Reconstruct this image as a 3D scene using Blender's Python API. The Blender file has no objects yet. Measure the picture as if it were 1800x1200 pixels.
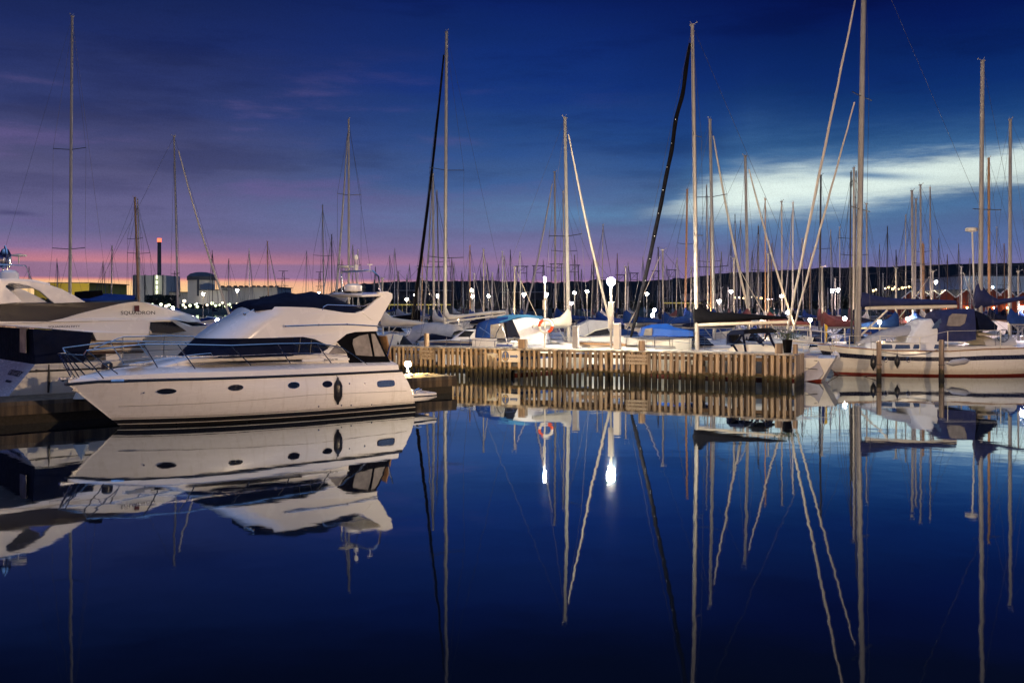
import bpy, math, random
from mathutils import Vector, Matrix, noise
from mathutils.geometry import tessellate_polygon
random.seed(7)
R = math.radians
sc = bpy.context.scene
col = sc.collection
# ------------------------------------------------------------------ camera
F, H, CH = 1750.0, 535.0, 3.5          # focal length and horizon row of the 1800 px wide photograph, eye height in metres
cam = bpy.data.cameras.new('camera'); cam.sensor_width = 36; cam.lens = 35
cam.shift_y = -65/1800; cam.clip_end = 9000; cam.clip_start = .1
co = bpy.data.objects.new('camera', cam); col.objects.link(co)
co.location = (0, 0, CH); co.rotation_euler = (R(90), 0, 0)
sc.camera = co
sc.view_settings.view_transform = 'Standard'; sc.view_settings.look = 'None'
sc.view_settings.exposure = 0; sc.view_settings.gamma = 1
sc.cycles.use_denoising = True
sc.cycles.sample_clamp_indirect = 4
sc.cycles.max_bounces = 6

def lin(c):
    return tuple(((v/255)/12.92 if v/255 <= .04045 else ((v/255+.055)/1.055)**2.4) for v in c)
# ------------------------------------------------------------------ sky
world = bpy.data.worlds.new('World'); sc.world = world; world.use_nodes = True
nt = world.node_tree; nt.nodes.clear()
class G:
    """small helper to write node maths"""
    def __init__(s, nt): s.nt = nt
    def n(s, t, **k):
        o = s.nt.nodes.new(t)
        for a, b in k.items(): setattr(o, a, b)
        return o
    def put(s, sock, v):
        if hasattr(v, 'is_output'): s.nt.links.new(v, sock)
        else: sock.default_value = v
    def m(s, op, a, b=0.0, c=0.0, clamp=False):
        o = s.n('ShaderNodeMath', operation=op, use_clamp=clamp)
        s.put(o.inputs[0], a); s.put(o.inputs[1], b); s.put(o.inputs[2], c)
        return o.outputs[0]
    def mr(s, v, a, b, c=0.0, d=1.0, t='SMOOTHSTEP'):
        o = s.n('ShaderNodeMapRange', interpolation_type=t)
        for i, x in enumerate((v, a, b, c, d)): s.put(o.inputs[i], x)
        return o.outputs[0]
    def mix(s, f, a, b, bt='MIX'):
        o = s.n('ShaderNodeMix', data_type='RGBA', blend_type=bt)
        s.put(o.inputs[0], f); s.put(o.inputs[6], a); s.put(o.inputs[7], b)
        return o.outputs[2]
    def xyz(s, x, y, z):
        o = s.n('ShaderNodeCombineXYZ')
        for i, v in enumerate((x, y, z)): s.put(o.inputs[i], v)
        return o.outputs[0]
    def noise(s, vec, scale, detail=3.0, rough=.5):
        o = s.n('ShaderNodeTexNoise')
        if vec is not None: s.nt.links.new(vec, o.inputs['Vector'])
        o.inputs['Scale'].default_value = scale; o.inputs['Detail'].default_value = detail; o.inputs['Roughness'].default_value = rough
        return o.outputs['Fac']
    def ramp(s, v, stops, interp='LINEAR'):
        o = s.n('ShaderNodeValToRGB'); cr = o.color_ramp; cr.interpolation = interp
        while len(cr.elements) < len(stops): cr.elements.new(.5)
        for e, (p, c) in zip(cr.elements, stops):
            e.position = p; e.color = (*c[:3], 1) if len(c) > 2 else (c[0], c[0], c[0], 1)
        s.put(o.inputs[0], v); return o.outputs[0]
g = G(nt)
tc = g.n('ShaderNodeTexCoord'); sp = g.n('ShaderNodeSeparateXYZ'); nt.links.new(tc.outputs['Generated'], sp.inputs[0])
X_, Y_, Z_ = sp.outputs
az = g.m('MULTIPLY', g.m('ARCTAN2', X_, Y_), 57.2958)
el0 = g.m('MULTIPLY', g.m('ARCSINE', Z_), 57.2958)
pv = g.xyz(g.m('MULTIPLY', az, .09), g.m('MULTIPLY', el0, .55), 0.0)
nz = g.noise(pv, 1.0, 5.0, .6)
pv2 = g.xyz(g.m('MULTIPLY', az, .05), g.m('MULTIPLY', el0, .16), 3.7)
nz2 = g.noise(pv2, 1.0, 4.0, .55)
wob = g.m('MULTIPLY', g.m('SUBTRACT', nz, .5), g.mr(el0, 2.5, 7, 0, 3.2))
wob = g.m('ADD', wob, g.m('MULTIPLY', g.m('SUBTRACT', nz2, .5), g.mr(el0, 3, 8, 0, 3.0)))
el = g.m('ADD', el0, wob)
t_ = g.m('DIVIDE', el, 20.0, clamp=True)
def rs(lst): return [(e/20, lin(c)) for e, c in lst]
LEFT = g.ramp(t_, rs([(0, (255, 214, 150)), (.9, (252, 204, 146)), (1.28, (246, 184, 142)), (1.36, (224, 138, 136)), (1.46, (148, 112, 144)), (2.18, (150, 114, 146)), (2.3, (196, 126, 140)), (2.6, (176, 118, 142)), (3.0, (132, 106, 146)), (3.9, (102, 100, 142)), (5.3, (98, 95, 138)), (7.5, (80, 80, 120)), (10.5, (48, 58, 108)), (14, (28, 42, 96)), (17, (18, 34, 84)), (18.4, (8, 20, 62)), (20, (4, 12, 46))]))
MID = g.ramp(t_, rs([(0, (232, 160, 140)), (1.15, (212, 140, 140)), (1.3, (160, 120, 150)), (1.45, (132, 108, 156)), (2.1, (136, 114, 158)), (2.45, (146, 116, 155)), (2.8, (130, 112, 155)), (3.4, (117, 110, 155)), (4.3, (103, 110, 155)), (5.6, (84, 107, 154)), (7.2, (60, 92, 146)), (9.5, (36, 72, 134)), (12.5, (16, 48, 118)), (16.5, (8, 32, 98)), (18.4, (3, 18, 66)), (20, (1, 10, 46))]))
RIGHT = g.ramp(t_, rs([(0, (126, 108, 152)), (1.9, (118, 108, 154)), (2.4, (106, 108, 156)), (3.3, (86, 105, 155)), (4.7, (76, 104, 149)), (5.8, (58, 97, 146)), (7.5, (40, 86, 142)), (9.0, (18, 64, 124)), (12, (8, 42, 106)), (15, (3, 24, 86)), (17, (2, 16, 74)), (18.4, (1, 9, 50)), (20, (0, 6, 36))]))
fl = g.mr(az, -22, 1); fr = g.mr(az, 2, 18)
sky = g.mix(fr, g.mix(fl, LEFT, MID), RIGHT)
# mauve and slate patches of layered cloud
pv4 = g.xyz(g.m('MULTIPLY', az, .075), g.m('MULTIPLY', el0, .42), 12.0)
n4 = g.noise(pv4, 1.0, 6.0, .6)
low = g.m('MULTIPLY', g.mr(el0, 2.6, 4.5), g.mr(el0, 15, 9))
sky = g.mix(g.m('MULTIPLY', g.m('MULTIPLY', g.mr(n4, .50, .68), low), g.m('MULTIPLY', g.mr(az, 12, -16), .55)), sky, (*lin((104, 90, 142)), 1))
sky = g.mix(g.m('MULTIPLY', g.m('MULTIPLY', g.mr(n4, .50, .34), g.mr(el0, 3.2, 6)), .5), sky, g.mix(1.0, sky, (.52, .56, .66, 1), 'MULTIPLY'))
# lit streak of cloud on the right
cen = g.m('ADD', 5.2, g.mr(az, 7, 27, 0.0, 1.75, 'LINEAR'))
cen = g.m('ADD', cen, g.mr(az, 8, 13, 0.0, .45))
cen = g.m('SUBTRACT', cen, g.mr(az, 13, 20, 0.0, .25))
thick = g.ramp(g.mr(az, 5, 30, 0, 1, 'LINEAR'), [(0, (.35,)), (.14, (.42,)), (.24, (1.0,)), (.34, (1.45,)), (.55, (1.15,)), (.7, (.95,)), (1, (.8,))])
pv3 = g.xyz(g.m('MULTIPLY', az, .13), g.m('MULTIPLY', el0, 1.05), 8.2)
n3 = g.m('SUBTRACT', g.noise(pv3, 1.25, 7.0, .66), .5)
d = g.m('DIVIDE', g.m('SUBTRACT', g.m('ADD', el0, g.m('MULTIPLY', n3, 1.9)), cen), thick)
core = g.m('POWER', 2.718, g.m('MULTIPLY', -1.15, g.m('POWER', g.m('ABSOLUTE', d), 3.0)))
halo = g.m('POWER', 2.718, g.m('MULTIPLY', -.2, g.m('MULTIPLY', d, d)))
amp = g.mr(az, 6.5, 13)
amp = g.m('MULTIPLY', amp, g.mr(az, 27, 48, 1, 0))
# a dark wisp through it
wd = g.m('ADD', g.m('POWER', g.m('DIVIDE', g.m('SUBTRACT', az, 19.8), 2.3), 2.0), g.m('POWER', g.m('DIVIDE', g.m('SUBTRACT', g.m('ADD', el0, g.m('MULTIPLY', g.m('SUBTRACT', az, 19.8), .09)), 6.95), .2), 2.0))
wisp = g.m('MULTIPLY', g.m('POWER', 2.718, g.m('MULTIPLY', -1.0, wd)), .85)
core = g.m('MULTIPLY', g.m('MULTIPLY', core, amp), g.m('SUBTRACT', 1.0, wisp))
halo = g.m('MULTIPLY', g.m('MULTIPLY', halo, g.mr(az, -18, 12)), g.mr(az, 27, 50, .62, 0))
sky = g.mix(g.m('MULTIPLY', halo, g.mr(nz, .3, .7, .45, 1)), sky, (*lin((92, 140, 178)), 1))
sky = g.mix(core, sky, (*lin((220, 236, 230)), 1))
# small dark cloud low on the left
cd = g.m('ADD', g.m('POWER', g.m('DIVIDE', g.m('ADD', az, 26.6), 1.0), 2.0), g.m('POWER', g.m('DIVIDE', g.m('SUBTRACT', g.m('ADD', el0, g.m('MULTIPLY', n3, .5)), 4.68), .13), 2.0))
sky = g.mix(g.m('MULTIPLY', g.m('POWER', 2.718, g.m('MULTIPLY', -1.0, cd)), .6), sky, (*lin((52, 50, 98)), 1))
# added brightness in the sky overhead, out of view, to light upward faces
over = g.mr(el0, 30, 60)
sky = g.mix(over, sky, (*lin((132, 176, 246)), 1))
sky = g.mix(g.mr(el0, -.2, -1.5), sky, (*lin((10, 14, 30)), 1))
grain = g.noise(tc.outputs['Generated'], 900.0, 1.0, .5)
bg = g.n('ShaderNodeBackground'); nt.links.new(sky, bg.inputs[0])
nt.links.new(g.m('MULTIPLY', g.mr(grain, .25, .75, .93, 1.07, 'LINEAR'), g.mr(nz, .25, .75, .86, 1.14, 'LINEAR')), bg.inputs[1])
nis = g.n('ShaderNodeTexSky'); nis.sky_type = 'NISHITA'; nis.sun_disc = False
nis.sun_elevation = R(-4); nis.sun_rotation = R(-25)
bg2 = g.n('ShaderNodeBackground'); nt.links.new(nis.outputs[0], bg2.inputs[0]); bg2.inputs[1].default_value = .02
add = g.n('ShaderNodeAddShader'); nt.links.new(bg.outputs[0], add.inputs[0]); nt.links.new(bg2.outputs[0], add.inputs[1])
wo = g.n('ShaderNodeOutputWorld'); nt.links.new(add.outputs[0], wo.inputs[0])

# ------------------------------------------------------------------ materials
MATS = {}
def mat(name, color, rough=.5, metal=0.0, coat=0.0, var=.12, nscale=6.0, bump=0.0, bscale=40.0, emit=None, es=0.0, spec=.5, coords='Object'):
    if name in MATS: return MATS[name]
    m = bpy.data.materials.new(name); m.use_nodes = True
    n = G(m.node_tree); b = m.node_tree.nodes['Principled BSDF']
    b.inputs['Roughness'].default_value = rough; b.inputs['Metallic'].default_value = metal
    b.inputs['Coat Weight'].default_value = coat; b.inputs['Coat Roughness'].default_value = .08
    b.inputs['Specular IOR Level'].default_value = spec
    t = n.n('ShaderNodeTexCoord').outputs[coords]
    f = n.noise(t, nscale, 5.0, .6)
    lo = tuple(c*(1-var) for c in color); hi = tuple(min(1, c*(1+var)) for c in color)
    m.node_tree.links.new(n.ramp(f, [(.25, lo), (.75, hi)]), b.inputs['Base Color'])
    m.node_tree.links.new(n.mr(n.noise(t, nscale*2.3, 3.0), .3, .7, max(.02, rough-.08), min(1, rough+.08)), b.inputs['Roughness'])
    if bump:
        bn = n.n('ShaderNodeBump'); bn.inputs['Strength'].default_value = 1; bn.inputs['Distance'].default_value = bump
        m.node_tree.links.new(n.noise(t, bscale, 4.0), bn.inputs['Height']); m.node_tree.links.new(bn.outputs[0], b.inputs['Normal'])
    if emit:
        b.inputs['Emission Color'].default_value = (*emit, 1); b.inputs['Emission Strength'].default_value = es
    MATS[name] = m; return m
gel = mat('gelcoat', (.74, .72, .69), .22, coat=.5, var=.012, nscale=1.2)
gel2 = mat('old_gelcoat', (.66, .64, .59), .35, coat=.2, var=.08, nscale=1.5)
deckm = mat('deck_white', (.56, .57, .59), .5, var=.06, nscale=8, bump=.0008)
gloss_black = mat('black_rubber', (.012, .012, .014), .35, var=.2)
chrome = mat('steel', (.62, .62, .62), .18, metal=1.0, var=.06)
alu = mat('mast_aluminium', (.30, .29, .275), .38, metal=.35, var=.16, nscale=2.5)
aluw = mat('white_mast', (.55, .53, .49), .35, var=.08, nscale=2)
aluc = mat('black_spar', (.03, .03, .035), .4, var=.2)
wire = mat('wire', (.035, .035, .04), .5, var=.1)
woodm = mat('varnished_mast', (.35, .19, .08), .4, var=.25, nscale=4)
navy = mat('navy_canvas', (.003, .006, .022), .85, spec=.12, var=.35, nscale=2, bump=.01, bscale=3)
blackc = mat('black_canvas', (.003, .003, .005), .9, spec=.08, var=.3, nscale=2, bump=.01, bscale=3)
bluec = mat('blue_canvas', (.007, .03, .14), .85, spec=.15, var=.3, nscale=2, bump=.012, bscale=3)
tealc = mat('teal_canvas', (.05, .2, .34), .7, var=.2, nscale=2, bump=.01, bscale=3)
greyc = mat('grey_canvas', (.3, .3, .32), .8, var=.2, nscale=2, bump=.015, bscale=3)
creamc = mat('cream_sailcloth', (.5, .46, .39), .7, var=.12, nscale=2, bump=.01, bscale=3)
redc = mat('burgundy_canvas', (.09, .02, .025), .8, var=.3, nscale=2, bump=.01, bscale=3)
greenc = mat('green_canvas', (.02, .09, .05), .8, var=.3, nscale=2)
glass = mat('dark_glass', (.008, .01, .016), .06, var=.3, spec=.8)
blueglass = mat('blue_glass', (.05, .08, .16), .08, var=.2, spec=.8)
vinyl = mat('clear_vinyl', (.22, .2, .18), .18, var=.35, nscale=3, bump=.012, bscale=2.2)
teak = mat('teak', (.24, .13, .06), .6, var=.3, nscale=9)
orange = mat('life_ring_orange', (.72, .09, .02), .5)
whitep = mat('white_plastic', (.75, .74, .7), .4, var=.05)
redp = mat('red_boot', (.13, .016, .008), .5, var=.25)
bluestripe = mat('blue_stripe', (.02, .05, .2), .35)
navystripe = mat('navy_stripe', (.012, .014, .03), .3)
rope = mat('rope', (.1, .08, .06), .8)
yellowc = mat('yellow_cloth', (.75, .5, .03), .7)
flagblue = mat('flag_blue', (.01, .04, .2), .7)
leafm = mat('leaf', (.05, .08, .03), .7, var=.5)
concrete = mat('concrete', (.22, .2, .17), .85, var=.3, nscale=1.2, bump=.01, bscale=8)
lamp_white = mat('lamp_white', (1, 1, 1), .5, emit=(1, .80, .52), es=3.6)
lamp_cool = mat('lamp_cool', (1, 1, 1), .5, emit=(1, .76, .74), es=3.2)
lamp_yellow = mat('lamp_yellow', (1, 1, 1), .5, emit=(1, .66, .25), es=4)
lamp_green = mat('lamp_greenish', (1, 1, 1), .5, emit=(.88, 1, .55), es=2.2)
lamp_red = mat('lamp_red', (1, .2, .1), .5, emit=(1, .12, .05), es=3)
window_lit = mat('window_lit', (1, .8, .5), .5, emit=(1, .6, .22), es=2.5)

def wood_mat(name, color, algae=True):
    """weathered plank wood, dark and weedy where the water wets it"""
    m = bpy.data.materials.new(name); m.use_nodes = True
    n = G(m.node_tree); b = m.node_tree.nodes['Principled BSDF']; L = m.node_tree.links
    geo = n.n('ShaderNodeNewGeometry'); s = n.n('ShaderNodeSeparateXYZ'); L.new(geo.outputs['Position'], s.inputs[0])
    v = n.xyz(n.m('MULTIPLY', s.outputs[0], 14.0), n.m('MULTIPLY', s.outputs[1], 14.0), n.m('MULTIPLY', s.outputs[2], 1.6))
    f = n.noise(v, 1.0, 6.0, .65)
    v2 = n.xyz(n.m('MULTIPLY', s.outputs[0], 4.3), n.m('MULTIPLY', s.outputs[1], 4.3), n.m('MULTIPLY', s.outputs[2], .25))
    tone = n.noise(v2, 1.0, 2.0)
    c1 = n.ramp(f, [(.25, tuple(x*.42 for x in color)), (.5, color), (.8, tuple(x*1.3 for x in color))])
    c1 = n.mix(n.mr(tone, .38, .6), c1, (color[0]*.36, color[1]*.37, color[2]*.42, 1))
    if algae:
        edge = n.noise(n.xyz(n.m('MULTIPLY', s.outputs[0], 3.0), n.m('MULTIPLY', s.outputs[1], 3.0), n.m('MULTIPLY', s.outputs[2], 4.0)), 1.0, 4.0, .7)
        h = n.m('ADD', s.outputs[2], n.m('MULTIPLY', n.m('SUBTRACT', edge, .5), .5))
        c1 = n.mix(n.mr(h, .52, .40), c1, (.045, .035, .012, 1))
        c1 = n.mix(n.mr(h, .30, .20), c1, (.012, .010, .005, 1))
    L.new(c1, b.inputs['Base Color']); b.inputs['Roughness'].default_value = .85
    bn = n.n('ShaderNodeBump'); bn.inputs['Distance'].default_value = .012; L.new(f, bn.inputs['Height']); L.new(bn.outputs[0], b.inputs['Normal'])
    MATS[name] = m; return m
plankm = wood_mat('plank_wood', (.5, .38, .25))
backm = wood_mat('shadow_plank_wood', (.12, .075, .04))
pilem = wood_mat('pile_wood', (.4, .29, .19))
dockm = wood_mat('dock_wood', (.09, .06, .03), algae=False)  # finger dock fascia, darkened: the dock's shade is put into its colour
deckwood = wood_mat('deck_boards', (.45, .39, .31), algae=False)
darkboards = wood_mat('shaded_boards', (.10, .075, .05), algae=False)  # finger dock deck boards, dark because shade is put into the colour

def hull_mat(name, color, dirt):
    # gelcoat with faint run streaks from the fittings and grime towards the boot top
    m = bpy.data.materials.new(name); m.use_nodes = True
    n = G(m.node_tree); b = m.node_tree.nodes['Principled BSDF']; L = m.node_tree.links
    s = n.n('ShaderNodeSeparateXYZ'); L.new(n.n('ShaderNodeTexCoord').outputs['Object'], s.inputs[0])
    st = n.noise(n.xyz(n.m('MULTIPLY', s.outputs[0], 7.0), n.m('MULTIPLY', s.outputs[1], 3.0), n.m('MULTIPLY', s.outputs[2], .5)), 1.0, 5.0, .65)
    sc_ = n.noise(n.xyz(n.m('MULTIPLY', s.outputs[0], 1.3), s.outputs[1], n.m('MULTIPLY', s.outputs[2], 9.0)), 1.0, 6.0, .7)
    f = n.m('MULTIPLY', n.mr(st, .5, .75), .35)
    f = n.m('ADD', f, n.m('MULTIPLY', n.mr(sc_, .56, .7), .22))
    f = n.m('ADD', f, n.m('MULTIPLY', n.mr(n.m('ADD', s.outputs[2], n.m('MULTIPLY', n.m('SUBTRACT', st, .5), .35)), .42, .22), .5), clamp=True)
    L.new(n.mix(f, (*color, 1), (*dirt, 1)), b.inputs['Base Color'])
    L.new(n.mr(sc_, .3, .7, .16, .34), b.inputs['Roughness']); b.inputs['Coat Weight'].default_value = .4; b.inputs['Coat Roughness'].default_value = .06
    return m
hullgel = hull_mat('hull_gelcoat', (.75, .73, .70), (.5, .46, .39))
hullold = hull_mat('old_hull_gelcoat', (.68, .66, .6), (.4, .34, .25))
# ------------------------------------------------------------------ mesh helpers
class MB:
    def __init__(s): s.v = []; s.f = []; s.mi = []
    def add(s, vs, fs, m=0):
        o = len(s.v); s.v += [tuple(p) for p in vs]; s.f += [tuple(i+o for i in f) for f in fs]; s.mi += [m]*len(fs)
    def box(s, c, d, rz=0.0, m=0, ry=0.0):
        M = Matrix.Rotation(rz, 3, 'Z') @ Matrix.Rotation(ry, 3, 'Y')
        vs = [Vector(c) + M @ Vector((x*d[0]/2, y*d[1]/2, z*d[2]/2)) for x in (-1, 1) for y in (-1, 1) for z in (-1, 1)]
        s.add(vs, [(0, 1, 3, 2), (4, 6, 7, 5), (0, 4, 5, 1), (2, 3, 7, 6), (0, 2, 6, 4), (1, 5, 7, 3)], m)
    def tube(s, pts, r, n=6, m=0, caps=True, closed=False, flat=1.0):
        pts = [Vector(p) for p in pts]; k = len(pts)
        rs_ = r if isinstance(r, (list, tuple)) else [r]*k
        vs = []; up = None
        for i, p in enumerate(pts):
            a = pts[(i-1) % k] if (i > 0 or closed) else p; b = pts[(i+1) % k] if (i < k-1 or closed) else p
            t = (b-a).normalized() if (b-a).length > 1e-9 else Vector((0, 0, 1))
            if up is None: up = Vector((0, 0, 1)) if abs(t.z) < .9 else Vector((0, 1, 0))
            x = up.cross(t)
            if x.length < 1e-6: x = Vector((1, 0, 0)).cross(t)
            x.normalize(); y = t.cross(x)
            up = y if abs(t.z) >= .9 or closed else up
            for j in range(n):
                q = 2*math.pi*j/n; vs.append(p + x*math.cos(q)*rs_[i] + y*math.sin(q)*rs_[i]*flat)
        fs = []
        for i in range(k if closed else k-1):
            for j in range(n):
                a = i*n+j; b = i*n+(j+1) % n; c = ((i+1) % k)*n+(j+1) % n; d_ = ((i+1) % k)*n+j
                fs.append((a, b, c, d_))
        if caps and not closed: fs += [tuple(range(n))[::-1], tuple((k-1)*n+j for j in range(n))]
        s.add(vs, fs, m)
    def loft(s, rings, m=0, closed=True, caps=True):
        n = len(rings[0]); vs = [p for r_ in rings for p in r_]; fs = []
        for i in range(len(rings)-1):
            for j in range(n if closed else n-1):
                a = i*n+j; b = i*n+(j+1) % n; fs.append((a, b, b+n, a+n))
        if caps and closed: fs += [tuple(range(n))[::-1], tuple((len(rings)-1)*n+j for j in range(n))]
        s.add(vs, fs, m)
    def ball(s, c, r, m=0, nu=12, nv=8):
        r = (r, r, r) if not isinstance(r, (tuple, list)) else r
        rings = []
        for i in range(nv+1):
            t = math.pi*i/nv; q = max(math.sin(t), 1e-3)
            rings.append([(c[0]+r[0]*q*math.cos(2*math.pi*j/nu), c[1]+r[1]*q*math.sin(2*math.pi*j/nu), c[2]-r[2]*math.cos(t)) for j in range(nu)])
        s.loft(rings, m)
    def lathe(s, prof, c=(0, 0, 0), n=12, m=0):
        s.loft([[(c[0]+r_*math.cos(2*math.pi*j/n), c[1]+r_*math.sin(2*math.pi*j/n), c[2]+z) for j in range(n)] for r_, z in prof], m)
    def slab(s, poly, m=0, seg=6, far=True, m_strip=None):
        """poly: (x, z, w[, bulge]) round the near side of a symmetric body; y = -w on the near side.
        bulge pushes the strip's centre line forward (towards -x)."""
        P = [(p[0], p[1], p[2], p[3] if len(p) > 3 else 0.0) for p in poly]; n = len(P)
        tri = tessellate_polygon([[Vector((p[0], p[1], 0)) for p in P]])
        s.add([(p[0], -p[2], p[1]) for p in P], [tuple(t) for t in tri], m)
        s.add([(p[0], p[2], p[1]) for p in P], [tuple(t)[::-1] for t in tri], m)
        vs = []
        for k in range(seg+1):
            q = -math.cos(math.pi*k/seg)
            for p in P: vs.append((p[0] - p[3]*math.sqrt(max(0, 1-q*q)), p[2]*q, p[1]))
        fs = []
        for k in range(seg):
            for i in range(n):
                a = k*n+i; b = k*n+(i+1) % n; fs.append((a, b, b+n, a+n))
        s.add(vs, fs, m if m_strip is None else m_strip)
    def plate(s, poly, y0, y1, m=0):
        """flat plate: poly of (x, z), thick from y0 to y1"""
        n = len(poly); tri = tessellate_polygon([[Vector((p[0], p[1], 0)) for p in poly]])
        s.add([(p[0], y0, p[1]) for p in poly] + [(p[0], y1, p[1]) for p in poly],
              [tuple(t) for t in tri] + [tuple(i+n for i in t)[::-1] for t in tri] + [(i, (i+1) % n, (i+1) % n+n, i+n) for i in range(n)], m)
    def build(s, name, mats, parent=None, loc=None, rz=None, ang=35, bevel=0.0, recalc=True):
        me = bpy.data.meshes.new(name); me.from_pydata(s.v, [], s.f)
        for q in (mats if isinstance(mats, (list, tuple)) else [mats]): me.materials.append(q)
        me.polygons.foreach_set('material_index', s.mi)
        if recalc:
            import bmesh
            bm = bmesh.new(); bm.from_mesh(me); bmesh.ops.remove_doubles(bm, verts=bm.verts, dist=1e-5)
            bmesh.ops.recalc_face_normals(bm, faces=bm.faces); bm.to_mesh(me); bm.free()
        me.polygons.foreach_set('use_smooth', [True]*len(me.polygons))
        me.set_sharp_from_angle(angle=R(ang))
        o = bpy.data.objects.new(name, me); col.objects.link(o)
        if parent: o.parent = parent
        if loc is not None: o.location = loc
        if rz is not None: o.rotation_euler.z = rz
        if bevel:
            b = o.modifiers.new('bevel', 'BEVEL'); b.width = bevel; b.segments = 2; b.limit_method = 'ANGLE'; b.angle_limit = R(40)
        return o
def tag(o, label=None, cat=None, group=None, kind=None):
    for k, v in (('label', label), ('category', cat), ('group', group), ('kind', kind)):
        if v: o[k] = v
    return o
def empty(name, loc, rz=0.0, **k):
    o = bpy.data.objects.new(name, None); col.objects.link(o); o.location = loc; o.rotation_euler.z = rz; o.empty_display_size = .3
    return tag(o, **k)
def P(u, v, D): return Vector(((u-900)/F*D, D, CH-(v-H)/F*D))
def DW(v): return F*CH/(v-H)                      # distance of a point of the waterline seen at row v
class Fr:
    """a boat's frame: x along the boat, near side at +w (local y = -w)"""
    def __init__(s, ox, oy, deg):
        s.o = (ox, oy); s.th = R(deg); s.d = (math.cos(s.th), math.sin(s.th)); s.n = (math.sin(s.th), -math.cos(s.th))
    def px(s, u, v, w):
        r = ((u-900)/F, 1, (H-v)/F)
        t = (w + s.o[0]*s.n[0] + s.o[1]*s.n[1])/(r[0]*s.n[0]+r[1]*s.n[1])
        return ((t*r[0]-s.o[0])*s.d[0]+(t*r[1]-s.o[1])*s.d[1], CH+t*r[2])
    def p3(s, u, v, w):
        x, z = s.px(u, v, w); return (x, -w, z)
def text(name, body, size, m, parent, loc, rot, ext=.004, sx=1.0, space=1.0):
    c = bpy.data.curves.new(name, 'FONT'); c.body = body; c.size = size; c.extrude = ext; c.align_x = 'CENTER'; c.align_y = 'CENTER'
    c.space_character = space; c.resolution_u = 3
    c.materials.append(m); oc = bpy.data.objects.new('tmp_text', c); col.objects.link(oc)
    bpy.context.view_layer.update(); me = bpy.data.meshes.new_from_object(oc.evaluated_get(bpy.context.evaluated_depsgraph_get()))
    bpy.data.objects.remove(oc); o = bpy.data.objects.new(name, me); col.objects.link(o)
    o.parent = parent; o.location = loc; o.rotation_euler = rot; o.scale = (sx, 1, 1); return o
def point(name, loc, energy, color, radius=.15, parent=None):
    l = bpy.data.lights.new(name, 'POINT'); l.energy = energy; l.color = color; l.shadow_soft_size = radius
    o = bpy.data.objects.new(name, l); col.objects.link(o); o.location = loc
    if parent: o.parent = parent
    return o
def smooth(pts, k=5):
    # Catmull-Rom through pts
    P_ = [Vector(p) for p in pts]; out = []
    for i in range(len(P_)-1):
        a, b, c, d = P_[max(0, i-1)], P_[i], P_[i+1], P_[min(len(P_)-1, i+2)]
        for j in range(k):
            t = j/k; out.append(.5*((2*b)+(c-a)*t+(2*a-5*b+4*c-d)*t*t+(3*b-a-3*c+d)*t*t*t))
    return out+[P_[-1]]
def interp(tab, x):
    if x <= tab[0][0]: return tab[0][1]
    for (a, b), (c, d_) in zip(tab, tab[1:]):
        if x <= c: return b + (d_-b)*(x-a)/(c-a)
    return tab[-1][1]
# ------------------------------------------------------------------ water, shore, hills
def water_mat():
    m = bpy.data.materials.new('water'); m.use_nodes = True
    n = G(m.node_tree); L = m.node_tree.links; m.node_tree.nodes.clear()
    geo = n.n('ShaderNodeNewGeometry')
    s = n.n('ShaderNodeSeparateXYZ'); L.new(geo.outputs['Position'], s.inputs[0])
    v = n.xyz(n.m('MULTIPLY', s.outputs[0], .8), n.m('MULTIPLY', s.outputs[1], .8), 0.0)
    h = n.noise(v, 1.0, 2.0, .5)
    h2 = n.noise(n.xyz(n.m('MULTIPLY', s.outputs[0], .16), n.m('MULTIPLY', s.outputs[1], .22), 4.0), 1.0, 1.0)
    h3 = n.noise(n.xyz(n.m('MULTIPLY', s.outputs[0], 3.0), n.m('MULTIPLY', s.outputs[1], 3.0), 2.0), 1.0, 2.0)
    hh = n.m('ADD', n.m('MULTIPLY', h, .0026), n.m('ADD', n.m('MULTIPLY', h2, .006), n.m('ADD', n.m('MULTIPLY', h3, .00022), n.m('MULTIPLY', n.noise(n.xyz(n.m('MULTIPLY', s.outputs[0], 9.0), n.m('MULTIPLY', s.outputs[1], 14.0), 2.0), 1.0, 2.0), .00010))))
    b = n.n('ShaderNodeBump'); b.inputs['Strength'].default_value = 1; b.inputs['Distance'].default_value = 1.0; L.new(hh, b.inputs['Height'])
    fz = n.n('ShaderNodeFresnel'); fz.inputs['IOR'].default_value = 1.6; L.new(b.outputs[0], fz.inputs['Normal'])
    gl = n.n('ShaderNodeBsdfGlossy'); gl.inputs['Roughness'].default_value = .02; gl.inputs['Color'].default_value = (.82, .92, 1, 1); L.new(b.outputs[0], gl.inputs['Normal'])
    df = n.n('ShaderNodeBsdfDiffuse'); df.inputs['Color'].default_value = (.0015, .004, .012, 1)
    mx = n.n('ShaderNodeMixShader'); L.new(n.mr(fz.outputs[0], .14, .46, .10, .82, 'LINEAR'), mx.inputs[0]); L.new(df.outputs[0], mx.inputs[1]); L.new(gl.outputs[0], mx.inputs[2])
    o = n.n('ShaderNodeOutputMaterial'); L.new(mx.outputs[0], o.inputs[0]); return m
w = MB(); w.add([(-900, -60, 0), (900, -60, 0), (900, 470, 0), (-900, 470, 0)], [(0, 1, 2, 3)])
tag(w.build('water', water_mat(), recalc=False), 'calm dark blue harbour water mirroring the boats', kind='structure')
grd = mat('ground_soil', (.035, .04, .03), .95, var=.4, nscale=.05)
w = MB(); w.add([(-7000, -900, -4), (7000, -900, -4), (7000, 8000, -4), (-7000, 8000, -4)], [(0, 1, 2, 3)])
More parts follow.
